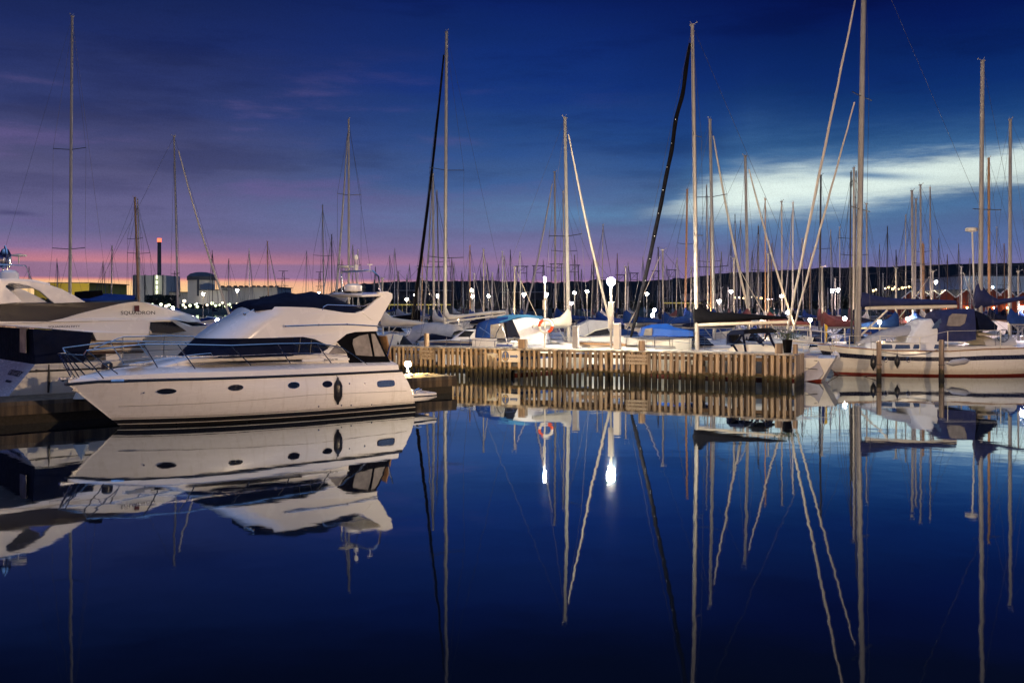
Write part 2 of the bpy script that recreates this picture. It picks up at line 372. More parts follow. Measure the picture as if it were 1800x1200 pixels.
tag(w.build('ground', grd, recalc=False), 'sea bed and land far under everything', kind='structure')
w = MB()
xs = [-5000, -900, -300, -150, -60, 30, 120, 240, 420, 1200, 5000]
sh = [455, 455, 440, 425, 400, 380, 330, 300, 280, 280, 280]
n_ = len(xs)
w.add([(x, y, -.5) for x, y in zip(xs, sh)] + [(x, y+3, 1.2) for x, y in zip(xs, sh)] + [(x, 7000, 2.0) for x in xs],
      [(i, i+1, i+1+n_, i+n_) for i in range(n_-1)] + [(i+n_, i+1+n_, i+1+2*n_, i+2*n_) for i in range(n_-1)])
tag(w.build('far_shore', grd), 'dark far shore behind the marina', kind='structure')
# wooded hill ridge: rows of the skyline in the photograph turned to heights at its distance
hillm = mat('hill_forest', (.006, .008, .012), 1.0, var=.6, nscale=.02, spec=.1)
def ridge(name, D, tab, step, dep, jag, label):
    mb = MB(); us = []; u = -500
    while u < 2400: us.append(u); u += step
    rows = []
    for k in range(9):
        q = k/8; DD = D + (q-1)*dep*1.0
        row = []
        for u in us:
            hz = (H-interp(tab, u))/F*D + CH
            z = hz*math.sin(q*math.pi/2)**.8
            p = Vector(((u-900)/F*D*(1-(1-q)*.1), DD, z))
            nn = noise.noise(Vector((u*.09, k*2.1, 1))) + .6*noise.noise(Vector((u*.43, k*3.3, 5)))
            p.z += nn*jag*(1.35 if k == 8 else 1.4)*D/1750
            p.x += random.uniform(-.3, .3)*step*D/F
            row.append(p)
        rows.append(row)
    rows.append([Vector((p.x, p.y+80, -4)) for p in rows[-1]])
    mb.loft(rows, closed=False)
    tag(mb.build(name, hillm, ang=180), label, kind='structure')
ridge('hills', 2200, [(-500, 527), (250, 524), (640, 519), (660, 501), (700, 498), (760, 496), (860, 496), (960, 499), (1040, 495), (1120, 497), (1190, 491), (1260, 483), (1330, 480), (1420, 474), (1520, 473), (1600, 470), (1700, 467), (1760, 465), (2400, 455)], 2.2, 900, 2.4, 'dark wooded ridge along the horizon')
# the quay on which the photographer stands
w = MB(); w.box((0, -8.5, .6), (160, 22, 2.6))
tag(w.build('quay', concrete), 'concrete quay edge below the viewpoint', kind='structure')

def glow_mat(energy, color, area):
    # the lamp head itself gives the light: radiance from its power and area
    es = round(energy/(math.pi*area), -1); k = 'lamp_%d_%d_%d' % (es, color[1]*100, color[2]*100)
    return mat(k, (1, 1, 1), .5, emit=color, es=es)
def lamp_post(name, X, Y, z0, z1, m, label, cat='lamp', group=None, energy=0, color=(1, .8, .55), r=.2, pole_r=.05, shape='globe', lr=None, pole_m=None):
    t = empty(name, (X, Y, z0), label=label, cat=cat, group=group)
    h = z1-z0; b = MB()
    b.tube([(0, 0, 0), (0, 0, h-r*.7)], [pole_r, pole_r*.75], 8); b.lathe([(pole_r*2, 0), (pole_r*2, .06), (pole_r*1.1, .1)], n=8)
    b.build('pole', pole_m or alu, t)
    if energy: m = glow_mat(energy, color, 4*math.pi*r*r*(.75 if shape == 'cone' else .95))
    b = MB()
    if shape == 'cone': b.lathe([(r*.35, -r*1.4), (r*1.05, r*.25), (r*.9, r*.45), (.02, r*.5)], (0, 0, h), 10)
    else: b.ball((0, 0, h), (r, r, r*.9), 0, 10, 8)
    b.build('lamp_head', m, t)
    return t
# two lamps of the quay, beside and behind the viewpoint; they light the boats as in the photograph
lamp_post('quay_lamp', 20, 1.6, 1.9, 8.5, lamp_white, 'tall quay lamp to the right of the viewpoint', 'street lamp', 'lamps on the quay', 0, r=.25)
lamp_post('quay_lamp', -13, -5.0, 1.9, 8.5, lamp_white, 'tall quay lamp to the left behind the viewpoint', 'street lamp', 'lamps on the quay', 0, r=.25)
QE = 38000
point('quay_light', (20, 1.6, 8.0), QE, (1, .68, .42), .3)
sl = bpy.data.lights.new('quay_floodlight', 'SPOT'); sl.energy = 44000; sl.color = (1, .70, .42); sl.spot_size = R(44); sl.spot_blend = .5; sl.shadow_soft_size = .25
so = bpy.data.objects.new('quay_floodlight', sl); col.objects.link(so); so.location = (-5, -3, 8.2)
so.rotation_euler = (Vector((12.5, 47, 1)) - so.location).to_track_quat('-Z', 'Y').to_euler()
ft_ = lamp_post('floodlight_post', -5, -3.4, 1.9, 8.2, lamp_white, 'floodlight post on the quay behind the viewpoint', 'lamp', 'lamps on the quay', r=.2)
point('quay_light', (-13, -5.0, 8.0), QE*.08, (1, .70, .46), .3)
# ------------------------------------------------------------------ industry beyond the marina on the left
bconc = mat('plant_concrete', (.5, .48, .44), .8, var=.1, nscale=.05)
bdark = mat('plant_dark', (.05, .055, .07), .8, var=.2, nscale=.1)
byel = mat('yellow_wall', (.52, .38, .05), .8, var=.1, nscale=.05, emit=(.5, .33, .03), es=.0)
def bx(mb, u0, u1, v0, v1, D, depth, m=0):
    a = P(u0, v0, D); b = P(u1, v1, D)
    mb.box(((a.x+b.x)/2, D+depth/2, (a.z+b.z)/2), (abs(b.x-a.x), depth, abs(a.z-b.z)), m=m)
B0 = (H+14)
t = empty('power_plant', P(262, 545, 950), label='pale panelled power plant block under a tall chimney', cat='power plant')
def onto(o, t): o.parent = t; o.matrix_parent_inverse = Matrix.Translation(-t.location); return o
mb = MB(); bx(mb, 233, 292, 484, 545, 950, 40); onto(mb.build('wall', bconc), t)
mb = MB()
for u in (234.5, 238.5, 253.5, 269, 285): bx(mb, u, u+1.6, 483, 545, 949, 3)
onto(mb.build('shaft', bdark), t)
mb = MB(); a = P(275.5, 484, 955); c_ = P(275.5, 419, 955)
a = P(280, 545, 955); c_ = P(280, 419, 955)
mb.tube([a, c_], [2.1, 1.7], 14); onto(mb.build('chimney', bdark), t)
mb = MB(); mb.tube([c_ + Vector((0, 0, -3.5)), c_], [1.95, 1.95], 14); onto(mb.build('warning_light', lamp_red), t)
mb = MB()
for v in (487, 496, 505, 513): q = P(275.5, v, 948); mb.box((q.x, q.y, q.z), (1.2, 1, 3.4))
onto(mb.build('stair_light', lamp_green), t)
t = empty('reactor_building', P(355, 545, 900), label='round concrete reactor building with a dark domed cap', cat='reactor building')
q = P(354, 545, 900); rr = 24/F*900
mb = MB(); zt = P(354, 492, 900).z
mb.lathe([(rr*.96, -3), (rr*.96, zt)], (q.x, q.y, 0), 28); onto(mb.build('wall', bconc), t)
mb = MB(); z2 = P(354, 486, 900).z; z3 = P(354, 478, 900).z
mb.lathe([(rr*1.02, zt-.3), (rr*1.02, z2), (rr*.8, z2+(z3-z2)*.6), (rr*.4, z3-.3), (.1, z3)], (q.x, q.y, 0), 28); onto(mb.build('dome', bdark), t)
mb = MB(); bx(mb, 346, 349, 490, 520, 886, 2); onto(mb.build('shaft', bdark), t)
def hall(name, u0, u1, v0, D, depth, m, label, cat='building', bits=0, roofm=None):
    t = empty(name, P((u0+u1)/2, 545, D), label=label, cat=cat); mb = MB(); bx(mb, u0, u1, v0, 549, D, depth); onto(mb.build('wall', m), t)
    mb = MB(); bx(mb, u0-1, u1+1, v0-1.2, v0, D-2, depth+4); onto(mb.build('roof', roofm or bdark), t)
    if bits:
        mb = MB()
        for i in range(bits): u = u0+4+(u1-u0-8)*i/(bits-1)+random.uniform(-1, 1); bx(mb, u, u+random.uniform(2, 4), v0-3.2, v0-1.2, D+8, 8)
        onto(mb.build('roof_vent', bdark), t)
    return t
hall('turbine_hall', 385, 487, 505, 930, 60, bconc, 'long low turbine hall with a row of roof vents', bits=10)
hall('turbine_annex', 350, 384, 510, 880, 30, bconc, 'low pale annex in front of the round reactor building')
hall('process_hall', 292, 331, 514, 960, 30, bconc, 'low grey hall between the chimney block and the reactor')
hall('oil_depot', 60, 157, 497.5, 620, 60, byel, 'long flat yellow lit warehouse on the far left shore')
hall('grey_office', 1693, 1850, 485, 240, 30, mat('blue_grey_wall', (.4, .46, .55), .8), 'long blue grey building behind the red boathouses', bits=7)
hall('bath_house', 700, 790, 511, 700, 20, bdark, 'low dark building with a pale roof at the foot of the hill', roofm=bconc)
hall('storehouse', 880, 960, 514, 640, 20, bdark, 'small dark shed at the foot of the hill', roofm=bconc)
hall('storehouse', 1210, 1262, 516, 520, 20, bconc, 'pale shed below the hill, behind the tallest black boomed yacht')
# H-frame and lattice pylons
pyl = mat('pylon_steel', (.05, .05, .06), .7)
def portal(u0, u1, v, D, i, lab):
    t = P((u0+u1)/2, 540, D); mb = MB(); r = .28*D/700
    a, b = P(u0, v, D), P(u1, v, D); q = P(u0, 540, D), P(u1, 540, D)
    mb.tube([q[0], a], r, 5); mb.tube([q[1], b], r, 5); mb.tube([a + Vector((-1.5, 0, 0)), b + Vector((1.5, 0, 0))], r, 5)
    z = P(u0, v+12, D).z; mb.tube([(a.x, a.y, z), (b.x, b.y, z)], r*.7, 5)
    mb.tube([(a.x, a.y, z), b], r*.5, 4)
    tag(mb.build('power_pylon', pyl), lab, 'pylon', 'portal pylons along the ridge')
for i, (u0, u1, v) in enumerate([(909, 926, 468), (938, 955, 467), (969, 987, 464), (1001, 1017, 466), (1085, 1098, 483), (1108, 1120, 480), (1148, 1157, 476), (1176, 1187, 474)]):
    portal(u0, u1, v, 900, i, 'tall portal pylon on the ridge between the masts')
def lattice(u, v, D, wpx, lab):
    mb = MB(); a = P(u, v, D); b = P(u, 538, D); hw = wpx/F*D/2; r = .14*D/600
    for s in (-1, 1):
        mb.tube([(b.x+s*hw*.45, D, b.z), (a.x+s*hw*.12, D, a.z)], r, 4)
    N = 9
    for i in range(N):
        z0 = b.z+(a.z-b.z)*i/N; z1 = b.z+(a.z-b.z)*(i+1)/N; w0 = hw*(.45-.33*i/N); w1 = hw*(.45-.33*(i+1)/N); s = 1 if i % 2 else -1
        mb.tube([(b.x+s*w0, D, z0), (b.x-s*w1, D, z1)], r*.7, 4)
    for q, ww in ((.0, .75), (.22, 1.0), (.42, .8)):
        z = a.z-(a.z-b.z)*q; mb.tube([(a.x-hw*ww, D, z), (a.x+hw*ww, D, z)], r, 4)
    tag(mb.build('power_pylon', pyl), lab, 'pylon')
lattice(498, 476, 900, 22, 'lattice pylon rising from the orange horizon')
lattice(848, 487, 800, 12, 'small lattice pylon on the ridge left of the white masts')
lattice(562, 478, 850, 18, 'lattice pylon beside the slanting beige furled sail')
# shore trees (one far-off mass)
def woods(name, spans, D, label, n=900, hpx=9, m=None):
    mb = MB()
    for (u0, u1, v0, v1) in spans:
        for i in range(int(n*(u1-u0)/400)):
            u = random.uniform(u0, u1); q = P(u, random.uniform(v0, v1)+abs(random.gauss(0, 1)), D+random.uniform(-25, 25)); r = random.uniform(.6, 1.9)*D/600
            vs = []
            for k in range(8): vs.append(q + Vector((random.uniform(-1, 1), random.uniform(-1, 1), random.uniform(-.8, .8)))*r)
            mb.add(vs, [(0, 1, 2), (2, 3, 4), (4, 5, 6), (6, 7, 0), (1, 3, 5), (2, 5, 7)])
    tag(mb.build(name, m or leafdark, ang=180, recalc=False), label, kind='stuff')
leafdark = mat('dark_foliage', (.03, .036, .018), .95, var=.5, nscale=.5)
woods('shore_woods', [(-60, 60, 519, 540), (60, 100, 525, 540), (130, 235, 520, 540), (255, 312, 519, 541), (312, 460, 536, 545), (460, 640, 521, 541)], 560, 'dark trees along the far shore on the left', n=2600)
woods('shore_undergrowth', [(640, 1500, 528, 541), (1480, 1700, 520, 541)], 500, 'dark trees along the far shore under the hill', n=1200)
# car park / works lights on the far shore
lightpts = [(258, 536), (268, 535), (276, 538), (283, 535), (292, 538), (297, 536), (304, 541), (322, 536), (326, 540), (334, 537), (343, 535), (347, 539), (364, 536), (373, 533), (379, 537), (386, 536), (391, 532), (397, 538), (403, 535), (408, 540), (417, 534), (428, 538), (435, 533), (441, 540), (324, 529), (254, 534), (470, 541), (500, 540)]
def far_lamp(u, v, D, m, label, group, r=.5, shape='globe', z0=1.2, cat='street lamp', e=0, color=(1, .8, .55)):
    q = P(u, v, D); return lamp_post('street_lamp', q.x, q.y, z0, q.z, m, label, cat, group, e, color, r=r, pole_r=max(.07, D*.00045), shape=shape)
for i, (u, v) in enumerate(lightpts):
    far_lamp(u, v, 470, lamp_green if i % 4 else lamp_white, 'small greenish white work light on the far left shore', 'work lights along the far left shore', r=random.uniform(.45, .85), z0=1.2)
hl = [(1556, 507), (1562, 505), (1569, 508), (1574, 505), (1580, 508), (1586, 506), (1592, 505), (1598, 504), (1604, 505), (1540, 509), (1535, 511), (1292, 523), (1300, 523), (1307, 524), (1315, 523), (1322, 522), (1332, 523), (1338, 524)]
for i, (u, v) in enumerate(hl):
    t = far_lamp(u, v, 330, lamp_yellow if i % 3 else lamp_white, 'small warm light in the string on the dark hillside', 'string of warm lights on the hillside', r=random.uniform(.28, .5))

# floodlights of the works
for i, (u, v, D, e, c_) in enumerate([(262, 535, 905, 20000, (1, .95, .8)), (345, 534, 850, 20000, (1, .9, .75)), (440, 534, 880, 20000, (1, .9, .75)), (110, 528, 590, 26000, (1, .9, .6)), (1745, 505, 222, 4500, (.8, .9, 1))]):
    q = P(u, v, D); t = lamp_post('floodlight_mast', q.x, q.y, 1.2, q.z, lamp_white, ['floodlight before the panelled power plant block', 'floodlight before the round reactor building', 'floodlight before the long turbine hall', 'floodlight before the yellow warehouse', 'lamp before the blue grey building'][i], 'lamp', 'floodlights on the far shore', e, c_, r=.6 if D > 300 else .15)
# ------------------------------------------------------------------ shared boat pieces
def hull_mb(mb, L, x0, ws, ww, zs, rake, levels, m_of, n=26, keel=-.35, rake_aft=None):
    """levels: list of heights as fraction 0 (sheer) .. 1 (waterline); last ring goes to the keel. Returns width function"""
    xs = [x0 + L*(1-math.cos(math.pi*.5*i/n))*1.0 for i in range(n+1)]
    rows = []
    for i, x in enumerate(xs):
        q0 = (x-x0)/L; row = []
        for q in levels + [1.35]:
            z = zs(q0)*(1-q) if q <= 1 else keel
            w_ = ws(q0)*(1-q)+ww(q0)*q + .10*math.sin(min(q, 1)*math.pi)*ws(q0)*(1 if q0 > .25 else q0*4) if q <= 1 else ww(q0)*.55
            xx = x + min(q, 1.1)*rake*(1-q0)**3.0 + (rake_aft or 0)*min(q, 1)*q0**8
            row.append((xx, w_, z))
        rows.append(row)
    for side in (-1, 1):
        for k in range(len(levels)):
            for i in range(n):
                a, b = rows[i][k], rows[i+1][k]; c, d_ = rows[i+1][k+1], rows[i][k+1]
                mb.add([(p[0], side*p[1], p[2]) for p in (a, b, c, d_)], [(0, 1, 2, 3)], m_of[k])
    tr = rows[-1]; vs = [(p[0], -p[1], p[2]) for p in tr] + [(p[0], p[1], p[2]) for p in reversed(tr)]
    mb.add(vs, [tuple(range(len(vs)))], m_of[0])
    return rows
def deck_mb(mb, rows, inset=.05, crown=.06, dz=.0, m=0):
    g_ = []
    for r_ in rows:
        x, w_, z = r_[0]; w_ = max(w_-inset, .01)
        g_.append([(x, w_*k/4, z+dz+crown*(1-(k/4)**2)) for k in range(-4, 5)])
    mb.loft(g_, m, closed=False)
def oval(mb, c, t, n_, a, b, m=0, N=18, off=.012, pw=2.0):
    """oval disc with centre c, tangent t (along), normal n_, half axes a, b"""
    t = Vector(t).normalized(); n_ = Vector(n_).normalized(); u = n_.cross(t); c = Vector(c) + n_*off
    def P_(q, k): 
        cc, ss = math.cos(q), math.sin(q)
        return c + t*a*k*math.copysign(abs(cc)**(2/pw), cc) + u*b*k*math.copysign(abs(ss)**(2/pw), ss)
    vs = [P_(2*math.pi*i/N, 1) for i in range(N)]; mb.add(vs, [tuple(range(N))], m)
    return vs
def fender(parent, c, r=.13, L=.7, m=None, name='fender', label=None, horiz=False, top=None):
    b = MB(); pr = [(.03, -L/2-.06), (.035, -L/2), (r*.75, -L/2+.1), (r, -L/2+.2), (r, L/2-.2), (r*.75, L/2-.1), (.035, L/2), (.03, L/2+.06)]
    b.lathe(pr, n=12)
    if top: b.tube([(0, 0, L/2+.04), (top[0]-c[0], top[1]-c[1], top[2]-c[2])], .008, 5)
    o = b.build(name, m or gloss_black, parent, c)
    if horiz: o.rotation_euler = (0, R(82), 0)
    if label: o['label'] = label
    return o
def rail(mb, base, tops, r=.016, m=0, mid=True):
    """stanchions base->top plus a top rail through the tops and a mid rail"""
    for a, b in zip(base, tops): mb.tube([a, b], r, 6, m)
    mb.tube(tops, r, 6, m)
    if mid: mb.tube([(Vector(a)+Vector(b))/2 for a, b in zip(base, tops)], r*.6, 5, m)

# ------------------------------------------------------------------ the white flybridge motor yacht in front
Y = Fr(-11.2, 28.5, 41.1)
yacht = empty('motor_yacht', (-11.2, 28.5, 0), Y.th, label='white flybridge motor yacht with navy covers and oval portholes lying bow left', cat='motor yacht')
zsm = [(-1.47, 1.30), (-.8, 1.37), (.7, 1.39), (2.4, 1.38), (4.2, 1.36), (6.2, 1.34), (9.1, 1.33)]
L_ = 9.95; X0 = -1.47
def ws_(q): x = q*L_; s = min(x/5.6, 1); return max(.04, 1.84*(1-(1-s)**2.3)) - (.05*max(0, (x-7)/3))
def ww_(q): x = q*L_; s = min(x/7.5, 1); return max(.01, 1.66*(1-(1-s)**1.75))
lv = [0, .1, .3, .5, .7, .80, .81, .835, .845, .93, .945, 1.0]
# heights: z = zs*(1-q): black bands between .25 m and the water with a thin white line
mo = [0, 0, 0, 0, 0, 1, 0, 1, 1, 0, 1, 1]
mb = MB(); rows = hull_mb(mb, L_, X0, ws_, ww_, lambda q: interp(zsm, X0+q*L_), 1.47, lv, mo, 34, rake_aft=.66)
hull = mb.build('hull', [hullgel, gloss_black], yacht, ang=40)
def hullpt(x, z):
    """width of the hull at local x, z by search of the loft"""
    best = None
    for i in range(len(rows)-1):
        for k in range(len(lv)-1):
            a, b, c = rows[i][k], rows[i+1][k], rows[i][k+1]
            if min(a[0], c[0]) <= x <= max(b[0], rows[i+1][k+1][0]) and c[2] <= z <= a[2]:
                f = (x-a[0])/max(1e-6, b[0]-a[0]); h = (a[2]-z)/max(1e-6, a[2]-c[2])
                return a[1]+(b[1]-a[1])*f+(c[1]-a[1])*h
    return 1.75
mb = MB()   # rubbing strake: black rubber with a steel bow band
for s in (-1, 1): mb.tube([(r_[0][0]-(.05 if i == 0 else 0), s*(r_[0][1]+.012), r_[0][2]-.01) for i, r_ in enumerate(rows)], .042, 6)
mb.build('rub_rail', gloss_black, yacht)
mb = MB()
ws_x = lambda x: ws_((x-X0)/L_)
mb.tube([(x, -(ws_x(x)+.02), interp(zsm, x)) for x in (-.5, -.35, -.2)], .05, 6); mb.build('rail_clip', chrome, yacht)
# raised deck moulding: band, deck
mb = MB(); near = []; xs = [X0+.02+(8.36-X0)*((i/30)**1.3) for i in range(31)]
def zd(x): return interp([(-1.47, 1.42), (-.3, 1.56), (1.2, 1.62), (4, 1.6), (6.5, 1.6), (8.5, 1.56), (9.1, 1.5)], x)
g_ = []
for x in xs:
    w0 = ws_x(x); z0 = interp(zsm, x)+.03; w1 = max(.02, w0-.16); z1 = zd(x)
    cr = interp([(-1.47, .02), (0, .12), (1.5, .2), (3, .22)], x)
    g_.append([(x, -w0, z0), (x, -(w0*.75+w1*.25), z0+(z1-z0)*.75), (x, -w1, z1)] + [(x, w1*k/4, z1+cr*(1-(k/4)**2)) for k in range(-3, 4)] + [(x, w1, z1), (x, (w0*.75+w1*.25), z0+(z1-z0)*.75), (x, w0, z0)])
mb.loft(g_, closed=False)
tr = g_[-1]; mb.add(tr, [tuple(range(len(tr)))])
mb.build('deck', gel, yacht, ang=50)
# coach roof forward + cabin side band
mb = MB(); mb.slab([(.9, 1.66, .7, .5), (1.9, 1.93, 1.0, .65), (3.0, 2.0, 1.3, .75), (6.7, 1.98, 1.42), (6.9, 1.62, 1.45), (3.0, 1.6, 1.4, .9)], seg=10)
mb.build('coach_roof', gel, yacht, ang=50)
mb = MB(); mb.slab([(2.2, 1.80, 1.36, .9), (3.2, 1.83, 1.425, .9), (6.5, 1.78, 1.455), (6.5, 1.73, 1.46), (3.2, 1.77, 1.43, .9)], seg=10)
mb.build('cabin_stripe', gloss_black, yacht)
mb = MB(); mb.slab([(5.0, 1.80, 1.475), (6.68, 1.79, 1.485), (6.68, 1.73, 1.49), (5.0, 1.74, 1.48)]); mb.build('name_strip', whitep, yacht)
text('lettering', 'Royal Yacht 430', .062, gloss_black, yacht, (6.0, -1.492, 1.765), (R(90), 0, 0), sx=1.2)
# windscreen under its navy cover, then dark side glass
mb = MB(); mb.slab([(2.62, 1.93, 1.2, .86), (3.35, 2.50, 1.16, 1.02), (4.75, 2.50, 1.34), (4.75, 1.93, 1.42), (3.5, 1.93, 1.38, .9)], seg=12)
mb.build('windscreen_cover', navy, yacht, ang=60)
mb = MB(); mb.slab([(4.76, 1.95, 1.40), (4.76, 2.49, 1.33), (5.1, 2.50, 1.33), (5.45, 2.44, 1.34), (5.75, 2.30, 1.37), (5.98, 2.12, 1.39), (5.7, 1.99, 1.41), (5.3, 1.95, 1.41)])
mb.build('side_window', glass, yacht)
mb = MB()
for a, b in (((4.9, 1.95), (5.02, 2.49)), ((5.3, 1.95), (5.4, 2.45))): mb.tube([(a[0], -1.42, a[1]), (b[0], -1.345, b[1])], .012, 5)
mb.build('window_frame', gloss_black, yacht)
# cabin body behind the glass, down to the deck
mb = MB(); mb.slab([(5.6, 1.95, 1.40), (5.98, 2.14, 1.385), (6.22, 2.33, 1.37), (6.9, 2.50, 1.30), (6.9, 1.95, 1.41)]); mb.build('cabin_side', whitep, yacht)
mb = MB(); mb.slab([(5.95, 1.94, 1.43), (6.28, 2.25, 1.41), (6.62, 1.93, 1.43)]); mb.build('quarter_window', vinyl, yacht)
# brow and flybridge coaming
mb = MB()
mb.slab([(3.45, 2.49, 1.28, 1.17), (4.0, 2.93, 1.34, 1.08), (4.5, 3.20, 1.36, .98), (4.62, 3.43, 1.30, .88), (5.46, 3.40, 1.36, .2), (6.0, 3.32, 1.38), (6.55, 3.24, 1.40), (6.92, 3.22, 1.42), (7.22, 3.30, 1.44), (7.5, 3.16, 1.46), (7.85, 3.0, 1.46), (7.74, 2.78, 1.46), (7.77, 2.63, 1.46), (6.92, 2.62, 1.46), (6.6, 2.56, 1.46), (6.25, 2.33, 1.46), (6.02, 2.2, 1.46), (5.8, 2.27, 1.46), (5.46, 2.42, 1.45), (5.06, 2.50, 1.43), (4.2, 2.49, 1.38, .6)], seg=16)
mb.build('flybridge', gel, yacht, ang=38, bevel=.03)
mb = MB()   # radar arch legs and top beam
leg = [(7.15, 3.24), (7.42, 3.42), (7.70, 3.63), (7.98, 3.80), (7.75, 3.90), (8.15, 3.93), (8.36, 3.86), (8.36, 3.70), (8.05, 3.25), (7.86, 2.95), (7.5, 3.0)]
mb.plate(leg, -1.46, -1.32); mb.plate(leg, 1.32, 1.46)
mb.loft([[(7.05+.1*abs(k)/4, 1.44*k/4, 3.80+.05*(1-(k/4)**2)), (7.95, 1.44*k/4, 3.86+.05*(1-(k/4)**2)), (8.3, 1.44*k/4, 3.88+.03*(1-(k/4)**2)), (8.3, 1.44*k/4, 3.78), (7.1+.1*abs(k)/4, 1.44*k/4, 3.74)] for k in range(-4, 5)])
mb.build('radar_arch', gel, yacht, ang=40, bevel=.02)
# tarpaulin over the flybridge
mb = MB(); rings = []
cov = [(3.72, 3.36, 3.40, .55), (3.80, 3.36, 3.58, .9), (4.1, 3.40, 3.66, 1.15), (4.5, 3.41, 3.70, 1.24), (5.0, 3.40, 3.84, 1.28), (5.25, 3.39, 3.90, 1.3), (5.55, 3.37, 3.84, 1.3), (5.9, 3.33, 3.88, 1.3), (6.15, 3.30, 3.93, 1.3), (6.4, 3.27, 3.88, 1.3), (6.8, 3.22, 3.75, 1.3), (7.2, 3.20, 3.58, 1.3), (7.6, 3.15, 3.42, 1.2)]
for x, z0, z1, w1 in cov:
    rings.append([(x, -w1, z0-.06), (x, -w1*.97, z0+.10), (x, -w1*.8, z0+(z1-z0)*.62), (x, -w1*.45, z0+(z1-z0)*.88), (x, 0, z1), (x, w1*.45, z0+(z1-z0)*.88), (x, w1*.8, z0+(z1-z0)*.62), (x, w1*.97, z0+.1), (x, w1, z0-.06)])
mb.loft(rings); mb.build('flybridge_cover', navy, yacht, ang=70)
mb = MB()   # flybridge grab rail, side hand rail, small fittings
q = [Y.p3(u, v, 1.36) for u, v in ((565, 549), (568, 540), (575, 536), (640, 538), (650, 533))]
mb.tube(q, .018, 6)
q = [Y.p3(u, v, 1.47) for u, v in ((502, 573), (560, 571), (610, 570), (664, 573))]
mb.tube(q, .022, 6)
for p_ in q: mb.ball(p_, .035)
for (u, v) in ((502, 573), (543, 572), (583, 571), (625, 571)): mb.tube([Y.p3(u, v, 1.49), Y.p3(u, v, 1.36)], .014, 5)
mb.build('hand_rail', chrome, yacht)
mb = MB(); q = Y.p3(430, 552, 1.15); q2 = Y.p3(446, 544, 1.1); mb.tube([q, q2, (q2[0]+.05, q2[1], q2[2]-.08)], .018, 6); mb.ball(q, .05); mb.build('horn', chrome, yacht)
# aft enclosure: black canvas with clear panels
mb = MB(); enc = [(6.28, 2.32, 1.44), (6.62, 2.56, 1.44), (7.72, 2.62, 1.44), (8.05, 1.95, 1.46), (8.28, 1.55, 1.5), (6.72, 1.55, 1.5), (6.62, 1.95, 1.47)]
mb.slab(enc); mb.build('aft_canopy', blackc, yacht)
def panel(mb, pts, w1, m=0):
    q = [Y.p3(u, v, w1) for u, v in pts]; n = len(q)
    mb.add(q + [(a, b+.012, c) for a, b, c in q], [tuple(range(n)), tuple(i+n for i in range(n))[::-1]] + [(i, (i+1) % n, (i+1) % n+n, i+n) for i in range(n)], m)
mb = MB(); panel(mb, [(621, 596), (632, 590), (647, 587), (650, 600), (655, 626), (626, 624), (620, 604)], 1.515); mb.build('clear_panel', vinyl, yacht)
mb = MB(); panel(mb, [(652.5, 586.5), (659, 587), (668, 606), (677, 626), (659, 626)], 1.515); mb.build('clear_panel', vinyl, yacht)
mb = MB(); mb.box((8.62, -.2, 2.05), (.05, 1.3, .8), ry=R(-14)); mb.build('boarding_board', teak, yacht)
mb = MB(); mb.tube([(8.45, -.9, 1.6), (8.75, -.9, 2.5)], .03, 6); mb.tube([(8.45, .5, 1.6), (8.75, .5, 2.5)], .03, 6); mb.build('boarding_rail', chrome, yacht)
# transom coaming and bathing platform
mb = MB(); mb.slab([(7.9, 1.5, 1.62), (8.30, 1.56, 1.60), (8.45, 1.40, 1.60), (8.68, 1.0, 1.6), (8.98, .50, 1.62), (8.2, .50, 1.66)]); mb.build('transom', gel, yacht, bevel=.02)
mb = MB(); mb.slab([(8.6, .53, 1.74), (10.0, .50, 1.66, -.22), (10.02, .36, 1.66, -.22), (9.7, .26, 1.6, -.15), (8.6, .28, 1.7)], seg=10); mb.build('bathing_platform', gel, yacht, ang=50)
mb = MB(); mb.tube([(7.85, -(1.80), .44), (8.4, -1.80, .44), (10.02, -1.66, .415)], .024, 6); mb.build('platform_rub_rail', gloss_black, yacht)
mb = MB(); mb.tube([(9.25, -1.5, .5), (9.25, -1.5, .62), (9.4, -1.5, .66)], .035, 6); mb.tube([(9.15, -1.5, .62), (9.5, -1.5, .64)], .02, 6); mb.build('cleat', chrome, yacht)
# portholes
def porthole(u, v, a, b, glassm=glass, pw=2.0):
    w1 = 1.7
    for _ in range(6): x, z = Y.px(u, v, w1); w1 = hullpt(x, z)
    e = .25; p0 = Vector((x, -w1, z)); tx = Vector((x+e, -hullpt(x+e, z), z)) - Vector((x-e, -hullpt(x-e, z), z)); tz = Vector((x, -hullpt(x, z+.12), z+.12)) - Vector((x, -hullpt(x, z-.12), z-.12))
    n_ = tx.cross(tz).normalized()
    if n_.y > 0: n_ = -n_
    f = MB(); oval(f, p0, tx, n_, a*1.12, b*1.16, 0, 20, .018, pw); fr = f.build('porthole', chrome, yacht, recalc=False)
    f = MB(); oval(f, p0, tx, n_, a, b, 0, 20, .026, pw); f.build('pane', glassm, fr, recalc=False)
    return n_
for u, v, a, b in ((293, 687, .24, .075), (414, 681, .205, .08), (516, 677, .18, .09), (575, 675, .16, .09)): porthole(u, v, a, b)
porthole(678, 674, .31, .095, blueglass, 4.0)
mb = MB()
for u, v in ((253, 690), (614, 674), (641, 674), (560, 714), (600, 712), (617, 712), (653, 711)):
    w1 = 1.7
    for _ in range(4): x, z = Y.px(u, v, w1); w1 = hullpt(x, z)
    mb.ball((x, -w1-.005, z), (.028, .02, .028), 0, 8, 6)
mb.build('hull_fitting', chrome, yacht)
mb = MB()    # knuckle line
def knz(x): return interp([(-.6, .62), (2, .66), (5, .74), (9, .66)], x)
